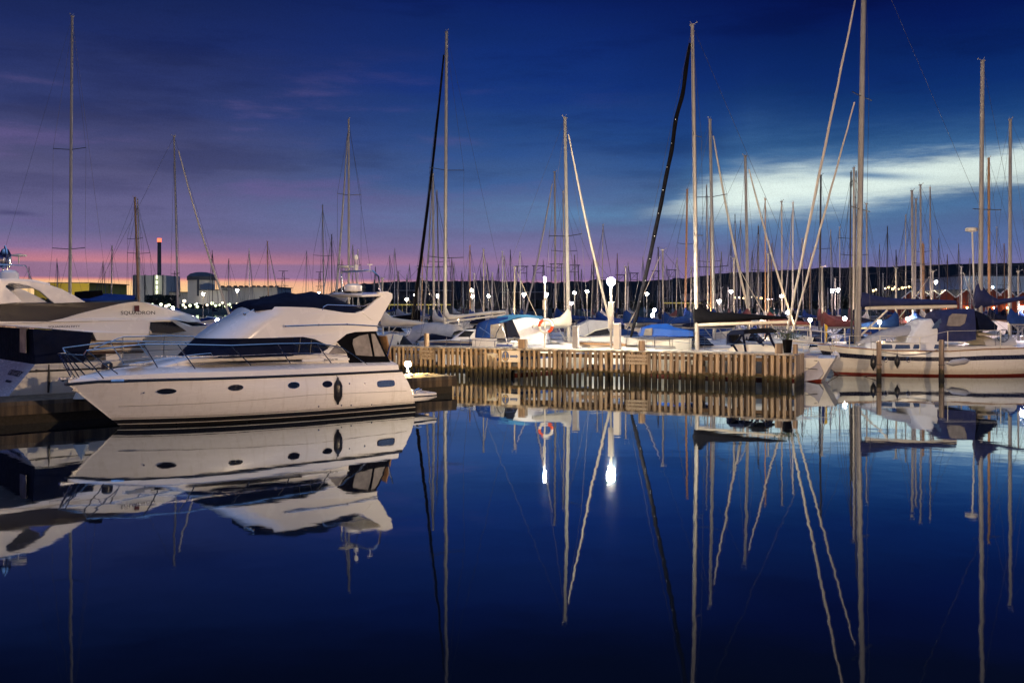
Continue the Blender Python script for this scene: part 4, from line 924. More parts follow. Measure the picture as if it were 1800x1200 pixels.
# ------------------------------------------------------------------ sailing boats
CV = dict(navy=navy, black=blackc, blue=bluec, grey=greyc, cream=creamc, red=redc, green=greenc, teal=tealc)
HM = dict(white=gel2, navy=navystripe, cream=mat('cream_hull', (.55, .5, .4), .35, var=.06), wood=teak, blue=bluestripe)
def masthead(b, p, r):
    b.tube([p + Vector((-.22, 0, .12)), p + Vector((0, 0, .04)), p + Vector((.12, 0, .22))], .015, 4); b.ball(p + Vector((-.22, 0, .14)), .035, 0, 6, 4); b.box(p + Vector((.02, 0, .03)), (.2, .12, .07))
def sailboat(ut, vt, ud, D, bow=None, ang=None, away=1, L=None, hull='white', cover='blue', genoa=None, spread=(.55,), spx=None, mast=None, mr=None, hood=None, label='', group=None, boom=True, det=1, stripe=True, tent=None, backstay=True, stay_top=1.0, boomL=None, boomz=None, mizzen=None):
    top = P(ut, vt, D); zd = 1.05
    foot = P(ud, H+(CH-zd)/D*F, D); hm = top.z
    L = L or min(max(hm*.74, 6.5), 12.5); J = .37*L; B = L*.3
    if ang is None:
        dx = ((bow if bow is not None else ud+30)-ud)/F*D; c_ = max(-.97, min(.97, dx/J)); ang = math.degrees(math.acos(c_))*away
    t = empty('sailboat', (foot.x, D, 0), R(ang), label=label, cat='sailboat', group=group)
    c, s = math.cos(R(-ang)), math.sin(R(-ang))
    def loc(p): x, y = p.x-foot.x, p.y-D; return Vector((x*c-y*s, x*s+y*c, p.z))
    # hull
    n = 14 if det else 8; fb = min(1.15, L*.105); b = MB(); rows = []
    lv_ = [0, .08, .2, .32, .9, 1.0]; mi_ = [0, 0, 1 if stripe else 0, 0, 2, 3]
    for i in range(n+1):
        q = 1-math.cos(math.pi/2*i/n); x = J - q*L; sh_ = fb*(1.2-.42*q+.22*q*q)
        wq = B/2*(1-(1-min(q/.55, 1))**2.1)*(1-.28*max(0, (q-.55)/.45)**2)
        row = []
        for k in lv_ + [1.4]:
            z = sh_*(1-k) if k <= 1 else -.3
            row.append((x - min(k, 1)*(.11*L)*(1-q)**3 + (.06*L)*min(k, 1)*q**8, max(.015, wq*(1-.22*min(k, 1)**2-(.25 if q < .3 else .1)*min(k, 1)*(1-q))) if k <= 1 else max(.01, wq*.5), z))
        rows.append(row)
    for s_ in (-1, 1):
        for k in range(len(lv_)):
            for i in range(n):
                a, bb, cc, dd_ = rows[i][k], rows[i+1][k], rows[i+1][k+1], rows[i][k+1]; b.add([(p[0], s_*p[1], p[2]) for p in (a, bb, cc, dd_)], [(0, 1, 2, 3)], mi_[k])
    tr = rows[-1]; b.add([(p[0], -p[1], p[2]) for p in tr] + [(p[0], p[1], p[2]) for p in reversed(tr)], [tuple(range(14))], 0)
    b.build('hull', [HM[hull], bluestripe if hull != 'navy' else gel2, redp if hull != 'cream' else bluestripe, gloss_black], t, ang=45)
    b = MB(); deck_mb(b, rows, .03, .08, .0); b.build('deck', deckm, t)
    if det:
        h0 = fb*.82; x1 = J*.42; x2 = -L*.27
        b = MB(); hs = [(x1, .02, .3), (x1-.5, .28, .5), (0, .38, .66), (x2*.6, .42, .68), (x2, .44, .66), (x2-.05, .02, .66)]
        b.loft([[(x, -w_*B*.5, h0), (x, -w_*B*.46, h0+hh*.8), (x, -w_*B*.36, h0+hh), (x, w_*B*.36, h0+hh), (x, w_*B*.46, h0+hh*.8), (x, w_*B*.5, h0)] for x, hh, w_ in hs]); cb = b.build('cabin', deckm, t, ang=40)
        for sgn in (-1, 1):
            for xw in (x2*.25, x2*.62): b = MB(); b.box((xw, sgn*.66*B*.485, h0+.2), (.62, .03, .13)); b.build('window', glass, cb)
        if hood:
            b = MB(); hx = x2+.2; W2 = B*.36
            b.loft([[(hx+.45+dx_, W2*math.cos(a)*(1 if dx_ == 0 else 1.02), h0+.35+ (hh)*math.sin(a)) for a in [math.pi*k/8 for k in range(9)]] for dx_, hh in ((.0, .15), (-.25, .5), (-.7, .68), (-1.15, .70))], closed=False); b.build('sprayhood', CV[hood], t, ang=60)
        if tent:
            b = MB(); W2 = B*.42; xa, xb = x2+.3, -(L-J)+.3
            b.loft([[(x, W2*kx, h0+.2+kz*hh) for kx, kz in ((-1, 0), (-.98, .55), (-.6, .92), (0, 1), (.6, .92), (.98, .55), (1, 0))] for x, hh in ((xa, .5), (xa-.5, 1.25), ((xa+xb)/2, 1.4), (xb+.2, 1.25), (xb, .9))], closed=False, caps=False); b.build('cockpit_tent', CV[tent], t, ang=60)
        b = MB(); xs_ = -(L-J)+.15; w2 = B*.34; z0 = fb*.98
        b.tube([(xs_+1.2, -w2*1.1, z0+.6), (xs_, -w2, z0+.62), (xs_-.1, 0, z0+.62), (xs_, w2, z0+.62), (xs_+1.2, w2*1.1, z0+.6)], .014, 5)
        for xx, yy in ((xs_+1.2, -w2*1.1), (xs_, -w2), (xs_, w2), (xs_+1.2, w2*1.1)): b.tube([(xx, yy, z0-.05), (xx, yy, z0+.6)], .013, 5)
        zb = fb*1.2; b.tube([(J*.62, -B*.27, zb+.55), (J*.97, -.1, zb+.6), (J*.97, .1, zb+.6), (J*.62, B*.27, zb+.55)], .014, 5)
        for xx, yy in ((J*.62, -B*.27), (J*.62, B*.27), (J*.93, -.12), (J*.93, .12)): b.tube([(xx, yy, zb-.1), (xx, yy, zb+.57)], .013, 5)
        for sgn in (-1, 1): b.tube([(J*.62, sgn*B*.27, zb+.55), (0, sgn*B*.46, fb+.6), (xs_+1.2, sgn*w2*1.1, z0+.6)], .007, 4)
        b.build('guard_rail', chrome, t)
    # mast and spreaders
    tl_ = loc(top); fl_ = loc(Vector((foot.x, foot.y, fb*.8))); r = (mr*.9 if mr else max(.052, hm*.0056))
    b = MB(); k_ = 8; pts = [fl_.lerp(tl_, i/k_) for i in range(k_+1)]
    b.tube(pts, [r*(1-.25*i/k_) for i in range(k_+1)], 8); masthead(b, tl_, r)
    M_ = b.build('mast', mast or alu, t)
    ssp = (spx if spx else 1.0)
    for f_ in spread: b = MB(); p = fl_.lerp(tl_, f_); b.tube([p + Vector((-.15, -ssp, .07)), p, p + Vector((-.15, ssp, .07))], .022, 5); b.build('spreader', gloss_black, M_)
    # rigging
    wr = max(.0075, D*.00013); b = MB(); st = fl_.lerp(tl_, stay_top); bowp = Vector((J-.12, 0, fb*1.2))
    b.tube([bowp, st], wr, 4)
    if backstay: b.tube([Vector((-(L-J)+.1, 0, fb)), tl_], wr, 4)
    for sgn in (-1, 1):
        ch = Vector((-.1, sgn*B*.44, fb*.95)); pt = [ch] + [fl_.lerp(tl_, f_) + Vector((-.15, sgn*ssp, .07)) for f_ in spread] + [fl_.lerp(tl_, .97)]
        b.tube(pt, wr, 4)
        if det and spread: b.tube([ch + Vector((.25, 0, 0)), fl_.lerp(tl_, spread[0])], wr, 4)
    b.build('rigging', wire, t)
    if genoa:
        d_ = st-bowp; b = MB(); N = 14
        sag = Vector((-.012*d_.length, 0, -.004*d_.length)); N = 24
        b.tube([bowp + d_*(.05+.88*i/N) + sag*math.sin(math.pi*i/N) for i in range(N+1)], [mr_*(hm*.0045)*(1.15 if det else 1) for mr_ in [.7]+[(1.12-.55*i/N)*(1+.05*math.sin(i*2.2)) for i in range(N)]], 8)
        b.build('furled_genoa', CV[genoa], t)
    if boom:
        bz = (boomz or (fb+1.15)); BL = boomL or L*.36; b = MB(); b.tube([(0, 0, bz), (-BL, 0, bz+.02)], .065, 6); b.tube([(-BL*.3, 0, bz-.04), (-.06, 0, fb+.15)], .03, 5); b.build('boom', mast or alu, t)
        if cover:
            b = MB(); pr = [(.12, .0, .85, .10), (-.08, -.02, 1.05, .16), (-.35, .0, .78, .19), (-.75, .02, .52, .20), (-1.4, .03, .42, .19), (-BL*.6, .04, .34, .16), (-BL*.9, .04, .24, .12), (-BL+.05, .05, .14, .07)]
            b.loft([[(x, w_*math.sin(a)*(.8 if math.cos(a) > 0 else 1.1), bz + z0 + hh*(.5+.5*math.cos(a)) + .02*math.sin(x*9)) for a in [2*math.pi*k/10 for k in range(10)]] for x, z0, hh, w_ in pr])
            b.build('sail_cover', CV[cover], t, ang=70)
    return t, fl_, tl_
# the yacht with the black boom cover, just behind the pier
t1, _, tp1 = sailboat(1217, 45, 1226, 48.3, ang=180-22, L=10.2, hull='white', cover=None, genoa=None, spread=(.37, .67), spx=1.05, mr=.125, label='sloop with a black sail cover and black furled genoa, moored behind the pier', boom=False, stripe=False, backstay=True)
fz = Fr(P(1226, 600, 48.3).x, 48.3, -25)
b = MB(); b.tube([fz.p3(1225, 571, 0), fz.p3(1385, 566, 0)], [.085, .075], 8); b.build('boom', mat('boom_alu', (.6, .54, .45), .35), t1).parent = None
def adopt(o, t, fr):   # part built in frame fr, belongs to thing t
    o.matrix_world = Matrix.Translation((fr.o[0], fr.o[1], 0)) @ Matrix.Rotation(fr.th, 4, 'Z')
    mw = Matrix.Translation((fr.o[0], fr.o[1], 0)) @ Matrix.Rotation(fr.th, 4, 'Z')
    tw = Matrix.Translation(t.location) @ Matrix.Rotation(t.rotation_euler.z, 4, 'Z')
    o.parent = t; o.matrix_parent_inverse = Matrix.Identity(4); o.matrix_basis = tw.inverted() @ mw
    return o
bo = [o for o in col.objects if o.name.startswith('boom') and o.parent is None][-1]; adopt(bo, t1, fz)
def cover_loft(fr, pts, w_, m, name='sail_cover'):
    """pts: (u, v_bottom, v_top) along the boom"""
    b = MB(); rings = []
    for i, (u, vb, vt_) in enumerate(pts):
        x, z0 = fr.px(u, vb, 0); x2, z1 = fr.px(u, vt_, 0); ww = w_*(1 if i < len(pts)-2 else .6)
        rings.append([(x, ww*math.sin(a)*(.6 if math.cos(a) > .5 else 1), z0+(z1-z0)*(.5+.5*math.cos(a))) for a in [2*math.pi*k/12 for k in range(12)]])
    b.loft(rings); return b.build(name, m, None, ang=70)
adopt(cover_loft(fz, [(1219, 562, 548), (1221, 569, 534), (1225, 571, 532), (1231, 570, 535), (1238, 568, 541), (1246, 567, 547), (1262, 566, 549), (1290, 565, 550), (1320, 563, 552), (1350, 562, 554), (1372, 561, 556), (1383, 560, 558)], .2, blackc), t1, fz)
b = MB(); pts = [fz.p3(u, v, 0) for u, v in ((1213, 76), (1206, 120), (1200, 165), (1188, 210), (1181, 262), (1171, 310), (1162, 358), (1151, 410), (1141, 458), (1128, 515), (1117, 560), (1109, 592))]
sp_ = smooth(pts, 5); b.tube(sp_, [.105*min(1, .5+i*.12, .5+(len(sp_)-1-i)*.1)*(1+.05*math.sin(i*1.3)) for i in range(len(sp_))], 10); adopt(b.build('furled_genoa', blackc), t1, fz)
b = MB()  # small white balls set along the furled genoa
for u, v in ((1182, 210), (1175, 252), (1167, 294), (1160, 334), (1152, 375), (1145, 415), (1137, 455), (1129, 493), (1120, 530), (1113, 568)):
    q = fz.p3(u+5.5, v, .12); b.ball(q, .022, 0, 6, 4)
adopt(b.build('genoa_dot', whitep), t1, fz)
b = MB()   # sprayhood and bimini with V windows
b.slab([(*fz.px(1276, 606, 1.2), 1.15), (*fz.px(1277, 588, 1.2), 1.15), (*fz.px(1283, 581, 1.2), 1.0), (*fz.px(1306, 580, 1.2), 1.0), (*fz.px(1306, 588, 1.2), 1.1), (*fz.px(1280, 589, 1.2), 1.15), (*fz.px(1281, 600, 1.2), 1.2), (*fz.px(1290, 607, 1.2), 1.2)])
adopt(b.build('sprayhood', navy), t1, fz)
b = MB()
for pts in ([(1280, 589), (1287, 603), (1296, 618)], [(1305, 586), (1300, 595), (1285, 608)], [(1306, 586), (1308, 600), (1311, 618)], [(1319, 583), (1330, 598), (1343, 607)], [(1350, 583), (1345, 595), (1334, 604)], [(1351, 584), (1357, 600), (1364, 612)]):
    for w_ in (-1.0, 1.0): b = MB(); b.tube([fz.p3(u, v, w_) for u, v in pts], .06, 5); adopt(b.build('canopy_strap', navy), t1, fz)
b = MB(); b.slab([(*fz.px(1313, 582, 1.1), 1.05), (*fz.px(1322, 578, 1.1), 1.0), (*fz.px(1342, 578, 1.1), 1.0), (*fz.px(1351, 583, 1.1), 1.05), (*fz.px(1350, 586, 1.1), 1.05), (*fz.px(1318, 586, 1.1), 1.05)]); adopt(b.build('bimini', blackc), t1, fz)
b = MB(); b.slab([(*fz.px(1277, 617, 1.1), 1.0), (*fz.px(1290, 605, 1.1), 1.0), (*fz.px(1345, 606, 1.1), 1.0), (*fz.px(1412, 619, 1.1), 1.0), (*fz.px(1412, 626, 1.1), 1.0), (*fz.px(1277, 626, 1.1), 1.0)]); adopt(b.build('cockpit_coaming', gel2), t1, fz)
# the scooped stern showing beyond the end of the pier
b = MB(); st = [(1400, 622, .9), (1436, 626, .9), (1440, 636, .9), (1446, 651, .9), (1447, 657, .9), (1440, 666, .9), (1400, 672, .9)]
b.slab([(*fz.px(u, v, w_), w_) for u, v, w_ in st]); adopt(b.build('stern_scoop', mat('stern_grey', (.26, .26, .32), .4)), t1, fz)
for va in (634, 649): b = MB(); b.tube([fz.p3(1413, va-2, .93), fz.p3(1437, va, .93)], .018, 5); adopt(b.build('stern_step_handle', gloss_black), t1, fz)
# ------------------------------------------------------------------ the ketch on the right
K = Fr(15.9, 50.2, 0)
ketch = empty('ketch', (15.9, 50.2, 0), 0, label='white ketch with a navy stripe, red boot top and navy wheelhouse canvas', cat='ketch')
Lk = 11.9; x0k = -.55
zk = [(-.55, 1.52), (.6, 1.36), (2.5, 1.22), (5.5, 1.20), (5.7, 1.22), (7, 1.30), (9, 1.34), (11.4, 1.42)]
def wk(q): s = min(q/.5, 1); return max(.03, 1.75*(1-(1-s)**2.0)*(1-.5*max(0, (q-.6)/.4)**2.2))
def wwk(q): s = min(q/.6, 1); return max(.01, 1.6*(1-(1-s)**1.7)*(1-.75*max(0, (q-.6)/.4)**2))
b = MB(); rk = hull_mb(b, Lk, x0k, wk, wwk, lambda q: interp(zk, x0k+q*Lk), .9, [0, .1, .22, .385, .5, .7, .925, 1.0], [0, 0, 1, 0, 0, 0, 2, 2], 30, rake_aft=-1.2)
b.build('hull', [hullold, navystripe, redp], ketch, ang=45)
b = MB(); b.tube([(r_[0][0], -r_[0][1], r_[0][2]+.02) for r_ in rk], .035, 5); b.tube([(r_[0][0], r_[0][1], r_[0][2]+.02) for r_ in rk], .035, 5); b.build('toe_rail', teak, ketch)
b = MB(); deck_mb(b, rk, .04, .1, 0); b.build('deck', deckm, ketch)
b = MB(); b.slab([(*K.px(1660, 620, 1.62), 1.5), (*K.px(1661, 610, 1.62), 1.62), (*K.px(1778, 607, 1.5), 1.5), (*K.px(1795, 612, 1.4), 1.4), (*K.px(1795, 620, 1.4), 1.4)]); b.build('bulwark', gel2, ketch)
b = MB(); b.slab([(*K.px(1535, 616, 1.1), .9, .3), (*K.px(1540, 603, 1.1), .9, .3), (*K.px(1590, 602, 1.1), 1.15), (*K.px(1650, 603, 1.1), 1.2), (*K.px(1654, 617, 1.1), 1.25)]); cbn = b.build('cabin', deckm, ketch, bevel=.03)
for u0, u1 in ((1545, 1569), (1573, 1600), (1605, 1617), (1642, 1651)): b = MB(); panel_pts = [K.p3(u, v, 1.24) for u, v in ((u0, 613), (u0+2, 605.5), (u1-1, 605.5), (u1, 612.5))]; n = 4; b.add(panel_pts + [(a, bb+.02, c) for a, bb, c in panel_pts], [(0, 1, 2, 3), (7, 6, 5, 4)] + [(i, (i+1) % 4, (i+1) % 4+4, i+4) for i in range(4)]); b.build('window', blueglass, cbn)
b = MB(); b.slab([(*K.px(1602, 603, 1.1), 1.0, .2), (*K.px(1605, 592, 1.1), 1.0, .2), (*K.px(1614, 583, 1.1), .95, .3), (*K.px(1632, 562, 1.0), .85, .4), (*K.px(1640, 560, 1.0), .85), (*K.px(1655, 590, 1.1), 1.1), (*K.px(1655, 604, 1.1), 1.15)], seg=8); b.build('wheelhouse', deckm, ketch, bevel=.04)
b = MB(); q = [K.p3(u, v, 1.12) for u, v in ((1638, 577), (1645, 566), (1654, 559), (1655, 568), (1650, 576), (1640, 578))]; b.add(q, [tuple(range(6))]); b.build('side_window', blueglass, ketch, recalc=False)
b = MB(); b.slab([(*K.px(1650, 600, 1.3), 1.2), (*K.px(1654, 570, 1.3), 1.15), (*K.px(1662, 551, 1.2), .9, .2), (*K.px(1674, 545, 1.2), .8, .2), (*K.px(1720, 543, 1.2), .8), (*K.px(1717, 570, 1.3), 1.2), (*K.px(1716, 597, 1.3), 1.3), (*K.px(1697, 600, 1.3), 1.3)], seg=8); b.build('cockpit_canvas', mat('royal_canvas', (.006, .011, .065), .8, var=.3, nscale=2, bump=.012, bscale=3), ketch, ang=60)
b = MB(); q = [K.p3(u, v, 1.335) for u, v in ((1664, 572), (1668, 556), (1674, 551), (1700, 552), (1696, 568), (1688, 573), (1670, 573))]; b.add(q, [tuple(range(len(q)))]); b.build('clear_panel', vinyl, ketch, recalc=False)
b = MB(); b.slab([(*K.px(1717, 546, 1.1), 1.0), (*K.px(1732, 552, 1.1), 1.0), (*K.px(1754, 573, 1.1), 1.1), (*K.px(1752, 581, 1.1), 1.1), (*K.px(1722, 582, 1.1), 1.1)]); b.build('aft_awning', navy, ketch)
b = MB()   # upturned cover over the dinghy on the foredeck
pts = [(1504, 601, 606), (1515, 596, 604), (1535, 588, 599), (1555, 580, 594), (1575, 575, 590), (1595, 572, 588), (1606, 571, 583)]
rings = []
for i, (u, v0, v1) in enumerate(pts):
    x, zt_ = K.px(u, v0, 0); _, zb_ = K.px(u, v1, .6); ww = .12+.62*min(1, i/2.5)
    rings.append([(x, -ww, zb_), (x, -ww*.9, zb_+(zt_-zb_)*.5), (x, -ww*.45, zt_), (x, ww*.45, zt_), (x, ww*.9, zb_+(zt_-zb_)*.5), (x, ww, zb_)])
b.loft(rings); b.build('foredeck_awning', greyc, ketch, ang=50)
for (u0, u1, v0, v1, w_) in ((1620, 1655, 596, 604, 1.1), (1722, 1765, 582, 590, .9), (1735, 1790, 590, 607, 1.2)):
    b = MB(); xa, za = K.px(u0, v1, w_); xb, zb_ = K.px(u1, v0, w_)
    b.loft([[(xa+(xb-xa)*i/6, w_*math.cos(a)*.9, za+(zb_-za)*math.sin(a)*(.75+.25*math.sin(i*1.3))) for a in [math.pi*k/8 for k in range(9)]] for i in range(7)]); b.build('tarpaulin', creamc, ketch, ang=60)
b = MB(); q0 = K.p3(1508, 600, 0); q1 = P(1520, -120, 50.2); q1 = (q1.x-15.9, 0, q1.z)
b.tube([q0, q1], [.155, .12], 10); mk = b.build('mast', alu, ketch)
def onm(v): f_ = (v-600)/(-720); return Vector(q0).lerp(Vector(q1), f_)
for v in (170, 368): b = MB(); p = onm(v); b.tube([p + Vector((-.72, -.7, .1)), p, p + Vector((.75, .7, -.05))], .025, 5); b.build('spreader', gloss_black, mk)
b = MB(); b.tube([K.p3(1502, 605, .5), K.p3(1505, 300, .3)], .03, 5); b.tube([K.p3(1497, 600, .2), K.p3(1497, 470, .2)], .05, 6); b.build('spare_pole', gloss_black, ketch)
bs_ = K.p3(1384, 578, 0); tip = (bs_[0], 0, bs_[2]-.25)
b = MB(); b.tube([(-.3, 0, 1.5), (bs_[0]+.05, 0, 1.72)], .07, 8); b.tube([(.1, -.5, 2.1), (-1.0, -.32, 2.2), (bs_[0], 0, 2.25), (-1.0, .32, 2.2), (.1, .5, 2.1)], .02, 5)
for x in (-.9, -.2): b.tube([(x, -.3, 1.55), (x, -.3, 2.15)], .018, 5); b.tube([(x, .3, 1.55), (x, .3, 2.15)], .018, 5)
b.build('bowsprit', mat('bowsprit_white', (.6, .57, .5), .5), ketch)
for (ua, va, ub, vb, rr_) in ((1384, 578, 1506, -12, .062), (1393, 583, 1502, 180, .05)):
    a = Vector(K.p3(ua, va, 0)); c_ = Vector(K.p3(ub, vb, 0)); a.y = c_.y = 0; N = 18
    b = MB(); b.tube([a.lerp(c_, i/N) + Vector((.012*math.sin(i*2.1), 0, 0)) for i in range(N+1)], [rr_*(.75+.35*math.sin(math.pi*min(1, .15+i/N*.9))) for i in range(N+1)], 8)
    b.build('furled_headsail', creamc, ketch)
b = MB(); b.tube([K.p3(1521, 541.5, 0), K.p3(1681, 538.5, 0)], .095, 8); b.tube([K.p3(1508, 594, 0), K.p3(1560, 545, 0)], .05, 6); b.build('boom', mat('boom_cream', (.62, .57, .48), .4), ketch)
o = cover_loft(K, [(1511, 540, 520), (1514, 541, 514), (1522, 540, 514), (1530, 539, 517), (1545, 538, 521), (1570, 537, 524), (1600, 537, 525), (1640, 536, 526), (1665, 536, 527), (1680, 536, 528)], .22, mat('royal_canvas', (0, 0, 0))); adopt(o, ketch, K)
b = MB(); m0 = K.p3(1723, 600, 0); m1 = K.p3(1727, 108, 0); b.tube([m0, m1], [.12, .10], 10); masthead(b, Vector(m1), .1); mz = b.build('mizzen_mast', alu, ketch)
b = MB(); p = Vector(K.p3(1723, 368, 0)); b.tube([p + Vector((-.5, -.3, 0)), p, p + Vector((1.2, .3, 0))], .022, 5); b.build('spreader', gloss_black, mz)
o = cover_loft(K, [(1712, 540, 520), (1715, 542, 504), (1719, 542, 498), (1725, 541, 500), (1732, 540, 508), (1740, 538, 518), (1755, 536, 526), (1780, 531, 523), (1810, 525, 518), (1850, 518, 512)], .2, mat('royal_canvas', (0, 0, 0)), 'mizzen_cover'); adopt(o, ketch, K)
b = MB(); b.tube([K.p3(1714, 560, -.6), K.p3(1709, 408, -.6)], .045, 6); c_ = K.p3(1708, 403, -.6); b.lathe([(.05, -.15), (.3, -.1), (.32, .05), (.2, .1)], c_, 12); b.build('radar_pole', aluw, ketch)
b = MB()
for side in (-1, 1):
    b.tube([(q0[0]+.1, side*1.6, 1.3), tuple(onm(368) + Vector((.1, side*.7, 0))), tuple(onm(170) + Vector((.1, side*.7, 0))), tuple(onm(-110))], .009, 4)
    b.tube([(m0[0]+.1, side*1.4, 1.4), (m0[0]+.2, side*.4, Vector(K.p3(1723, 368, 0)).z), m1], .008, 4)
b.tube([tuple(onm(-110)), (m0[0]+2.9, 0, 1.6)], .008, 4); b.tube([m1, (m0[0]+2.9, 0, 1.6)], .008, 4)
b.build('rigging', wire, ketch)
b = MB()
stn = [(1463, 597, 606), (1493, 590, 612), (1547, 590, 613), (1617, 593, 615), (1666, 582, 610), (1759, 580, 606)]
tops_ = [K.p3(u, a, interp([(0, .3), (1, .9), (3, 1.6), (9, 1.6), (12, 1.3)], K.px(u, a, 1.2)[0]+.55)) for u, a, c_ in stn]; bases_ = [(x, y, interp(zk, x)) for x, y, z in tops_]
for a, c_ in zip(bases_, tops_): b.tube([a, c_], .02, 6)
b.tube(tops_, .009, 4); b.tube([(x, -y, z) for x, y, z in tops_], .009, 4)
for a, c_ in zip(bases_, tops_): b.tube([(a[0], -a[1], a[2]), (c_[0], -c_[1], c_[2])], .02, 6)
b.build('guard_rail', mat('stanchion_cream', (.6, .55, .42), .4), ketch)
def kf(u, v, w_, *a, **k): return fender(ketch, K.p3(u, v, w_), *a, **k)
x, z = K.px(1468, 626, .95); b = MB(); b.ball((x, -1.0, z), (.21, .21, .24), 0, 14, 10); b.lathe([(.04, .2), (.05, .3)], (x, -1.0, z), 8); f_ = b.build('ball_fender', whitep, ketch); f_['label'] = 'round white ball fender'
kf(1535, 637, 1.68, .14, .66, top=(K.p3(1535, 612, 1.6))); kf(1577, 635, 1.85, .13, .55, top=(K.p3(1577, 614, 1.75)))
kf(1685, 636, 1.95, .15, 1.0, m=greyc, horiz=True, label='grey fender hanging level')
b = MB()
for u in (1557, 1597): q = K.p3(u, 632, 1.86); b.tube([(q[0]+.1*math.cos(a), q[1], q[2]+.12*math.sin(a)) for a in [k*math.pi/6 for k in range(12)]], .016, 5, closed=True)
b.build('fairlead_ring', chrome, ketch)
b = MB(); b.tube([K.p3(1440, 636, .3), K.p3(1475, 658, .8), K.p3(1510, 662, 1.3), K.p3(1545, 656, 2.4)], .018, 5); b.tube([K.p3(1550, 618, 1.8), K.p3(1590, 624, 1.9), K.p3(1630, 621, 2.0), K.p3(1655, 612, 2.6)], .018, 5); b.build('mooring_line', rope, ketch)
b = MB(); q = K.p3(1763, 590, 1.2); b.tube([(q[0]+.3*math.cos(a), q[1], q[2]+.3*math.sin(a)) for a in [k*math.pi/8 for k in range(16)]], .02, 5, closed=True)
for k in range(4): a = k*math.pi/4; b.tube([(q[0]-.3*math.cos(a), q[1], q[2]-.3*math.sin(a)), (q[0]+.3*math.cos(a), q[1], q[2]+.3*math.sin(a))], .012, 4)
b.build('steering_wheel', gloss_black, ketch)
# signal flag on the ketch's bow
q = P(1450, 604, 50.0); t = empty('flag', q, label='limp blue and yellow flag on a short staff at the bow of the ketch', cat='flag')
b = MB(); b.tube([(0, 0, -.1), (-.02, 0, 1.0)], .018, 6); b.build('staff', aluw, t)
b = MB(); b.loft([[(-.05, 0, 1.0), (.0, .04, .97), (.1, 0, .9)], [(-.13, 0, .75), (-.03, .05, .7), (.03, 0, .66)], [(-.16, 0, .3), (-.06, .05, .28), (0, 0, .3)], [(-.13, 0, .08), (-.06, .03, .02), (-.02, 0, .1)]], closed=False); b.build('blue_cloth', flagblue, t, recalc=False)
b = MB(); b.loft([[(-.02, -.02, 1.0), (.1, -.02, .92), (.14, .0, .85)], [(.02, -.02, .62), (.08, -.02, .6), (.12, 0, .62)], [(-.02, -.02, .12), (.06, -.02, .1), (.1, 0, .2)]], closed=False); b.build('yellow_cloth', yellowc, t, recalc=False)
# ------------------------------------------------------------------ sailing boats with masts placed from the photograph
SB = sailboat
# u_top, v_top, u_deck, distance ...
SB(127, 30, 122, 58, ang=80, L=12.5, cover='cream', genoa=None, spread=(.30, .60), spx=1.05, mr=.11, label='tall sloop whose mast rises behind the large motor yacht on the far left')
SB(306, 240, 314, 75, bow=400, away=1, cover='blue', genoa='cream', spread=(.32,), spx=1.2, label='sloop with a white furled sail slanting down beside the reactor building')
SB(237, 348, 246, 88, ang=60, cover='blue', mast=woodm, mr=.13, spread=(.7,), hull='wood', label='boat with a thick golden mast just left of the chimney')
SB(242, 352, 248, 92, ang=100, cover='grey', spread=(.6,), label='boat with a slim pale mast tight beside the golden one')
SB(197, 433, 195, 125, ang=70, cover='navy', spread=(), mr=.1, label='small boat with a pale bare mast between the big left mast and the golden mast')
SB(613, 211, 613, 70, bow=566, away=1, cover='blue', genoa='grey', spread=(.34, .66), spx=.85, label='sloop with a brownish furled sail, its mast above the front yacht')
SB(567, 362, 570, 100, ang=110, cover='blue', spread=(.6,), label='boat with a faint slim mast left of the front yacht radar arch')
t7, _, _ = SB(785, 57, 782, 62, bow=708, away=1, L=13.5, cover=None, genoa='black', spread=(.28, .56), spx=1.2, mr=.14, boom=False, label='tall sloop with a black furled genoa and pale furled mainsail left of centre')
f7 = Fr(t7.location.x, 62, -8)
adopt(cover_loft(f7, [(738+45, 560, 536), (790, 563, 552), (800, 562, 553), (820, 557, 552), (850, 554, 548), (886, 551, 545), (888, 550, 546)], .2, creamc), t7, f7)
b = MB(); b.tube([f7.p3(784, 566, 0), f7.p3(888, 553, 0)], .06, 6); adopt(b.build('boom', aluw), t7, f7)
SB(761, 307, 763, 75, bow=735, away=1, cover='cream', genoa='grey', spread=(.44,), spx=1.3, mr=.115, label='sloop with a pale mast and sagging cream sail just left of the tallest centre mast')
SB(768, 336, 773, 92, ang=95, cover='blue', spread=(.5,), label='boat with a short pale mast between the two centre-left masts')
t9, _, _ = SB(993, 208, 1000, 54, bow=1093, away=1, L=11.5, cover='cream', genoa='cream', spread=(.495,), spx=1.15, mr=.125, boomL=3.0, label='sloop with a cream furled sail slanting to the bright pier lamp')
SB(975, 303, 977, 80, bow=915, away=1, cover='blue', genoa='grey', spread=(.42,), spx=1.25, mr=.1, label='sloop with a pinkish mast and a blue sail cover left of the centre sloop', tent='blue')
SB(990, 338, 993, 76, ang=100, cover='navy', spread=(.6,), label='boat whose dark short mast stands hard behind the centre sloop mast')
SB(1248, 211, 1256, 61, bow=1350, away=1, L=12.5, cover='blue', genoa='cream', spread=(.35, .66), spx=1.2, mr=.13, label='sloop with a white furled sail right of the black boomed yacht')
SB(1208, 334, 1204, 92, bow=1170, away=1, cover='blue', genoa=None, spread=(.33, .62), spx=1.1, mast=woodm, mr=.12, label='boat with a tan mast just left of the black boomed yacht')
SB(1310, 275, 1316, 63, bow=1420, away=1, L=11.5, cover='red', genoa='cream', spread=(.2,), spx=1.2, mr=.12, label='sloop with antennas on its masthead in front of the bright cloud')
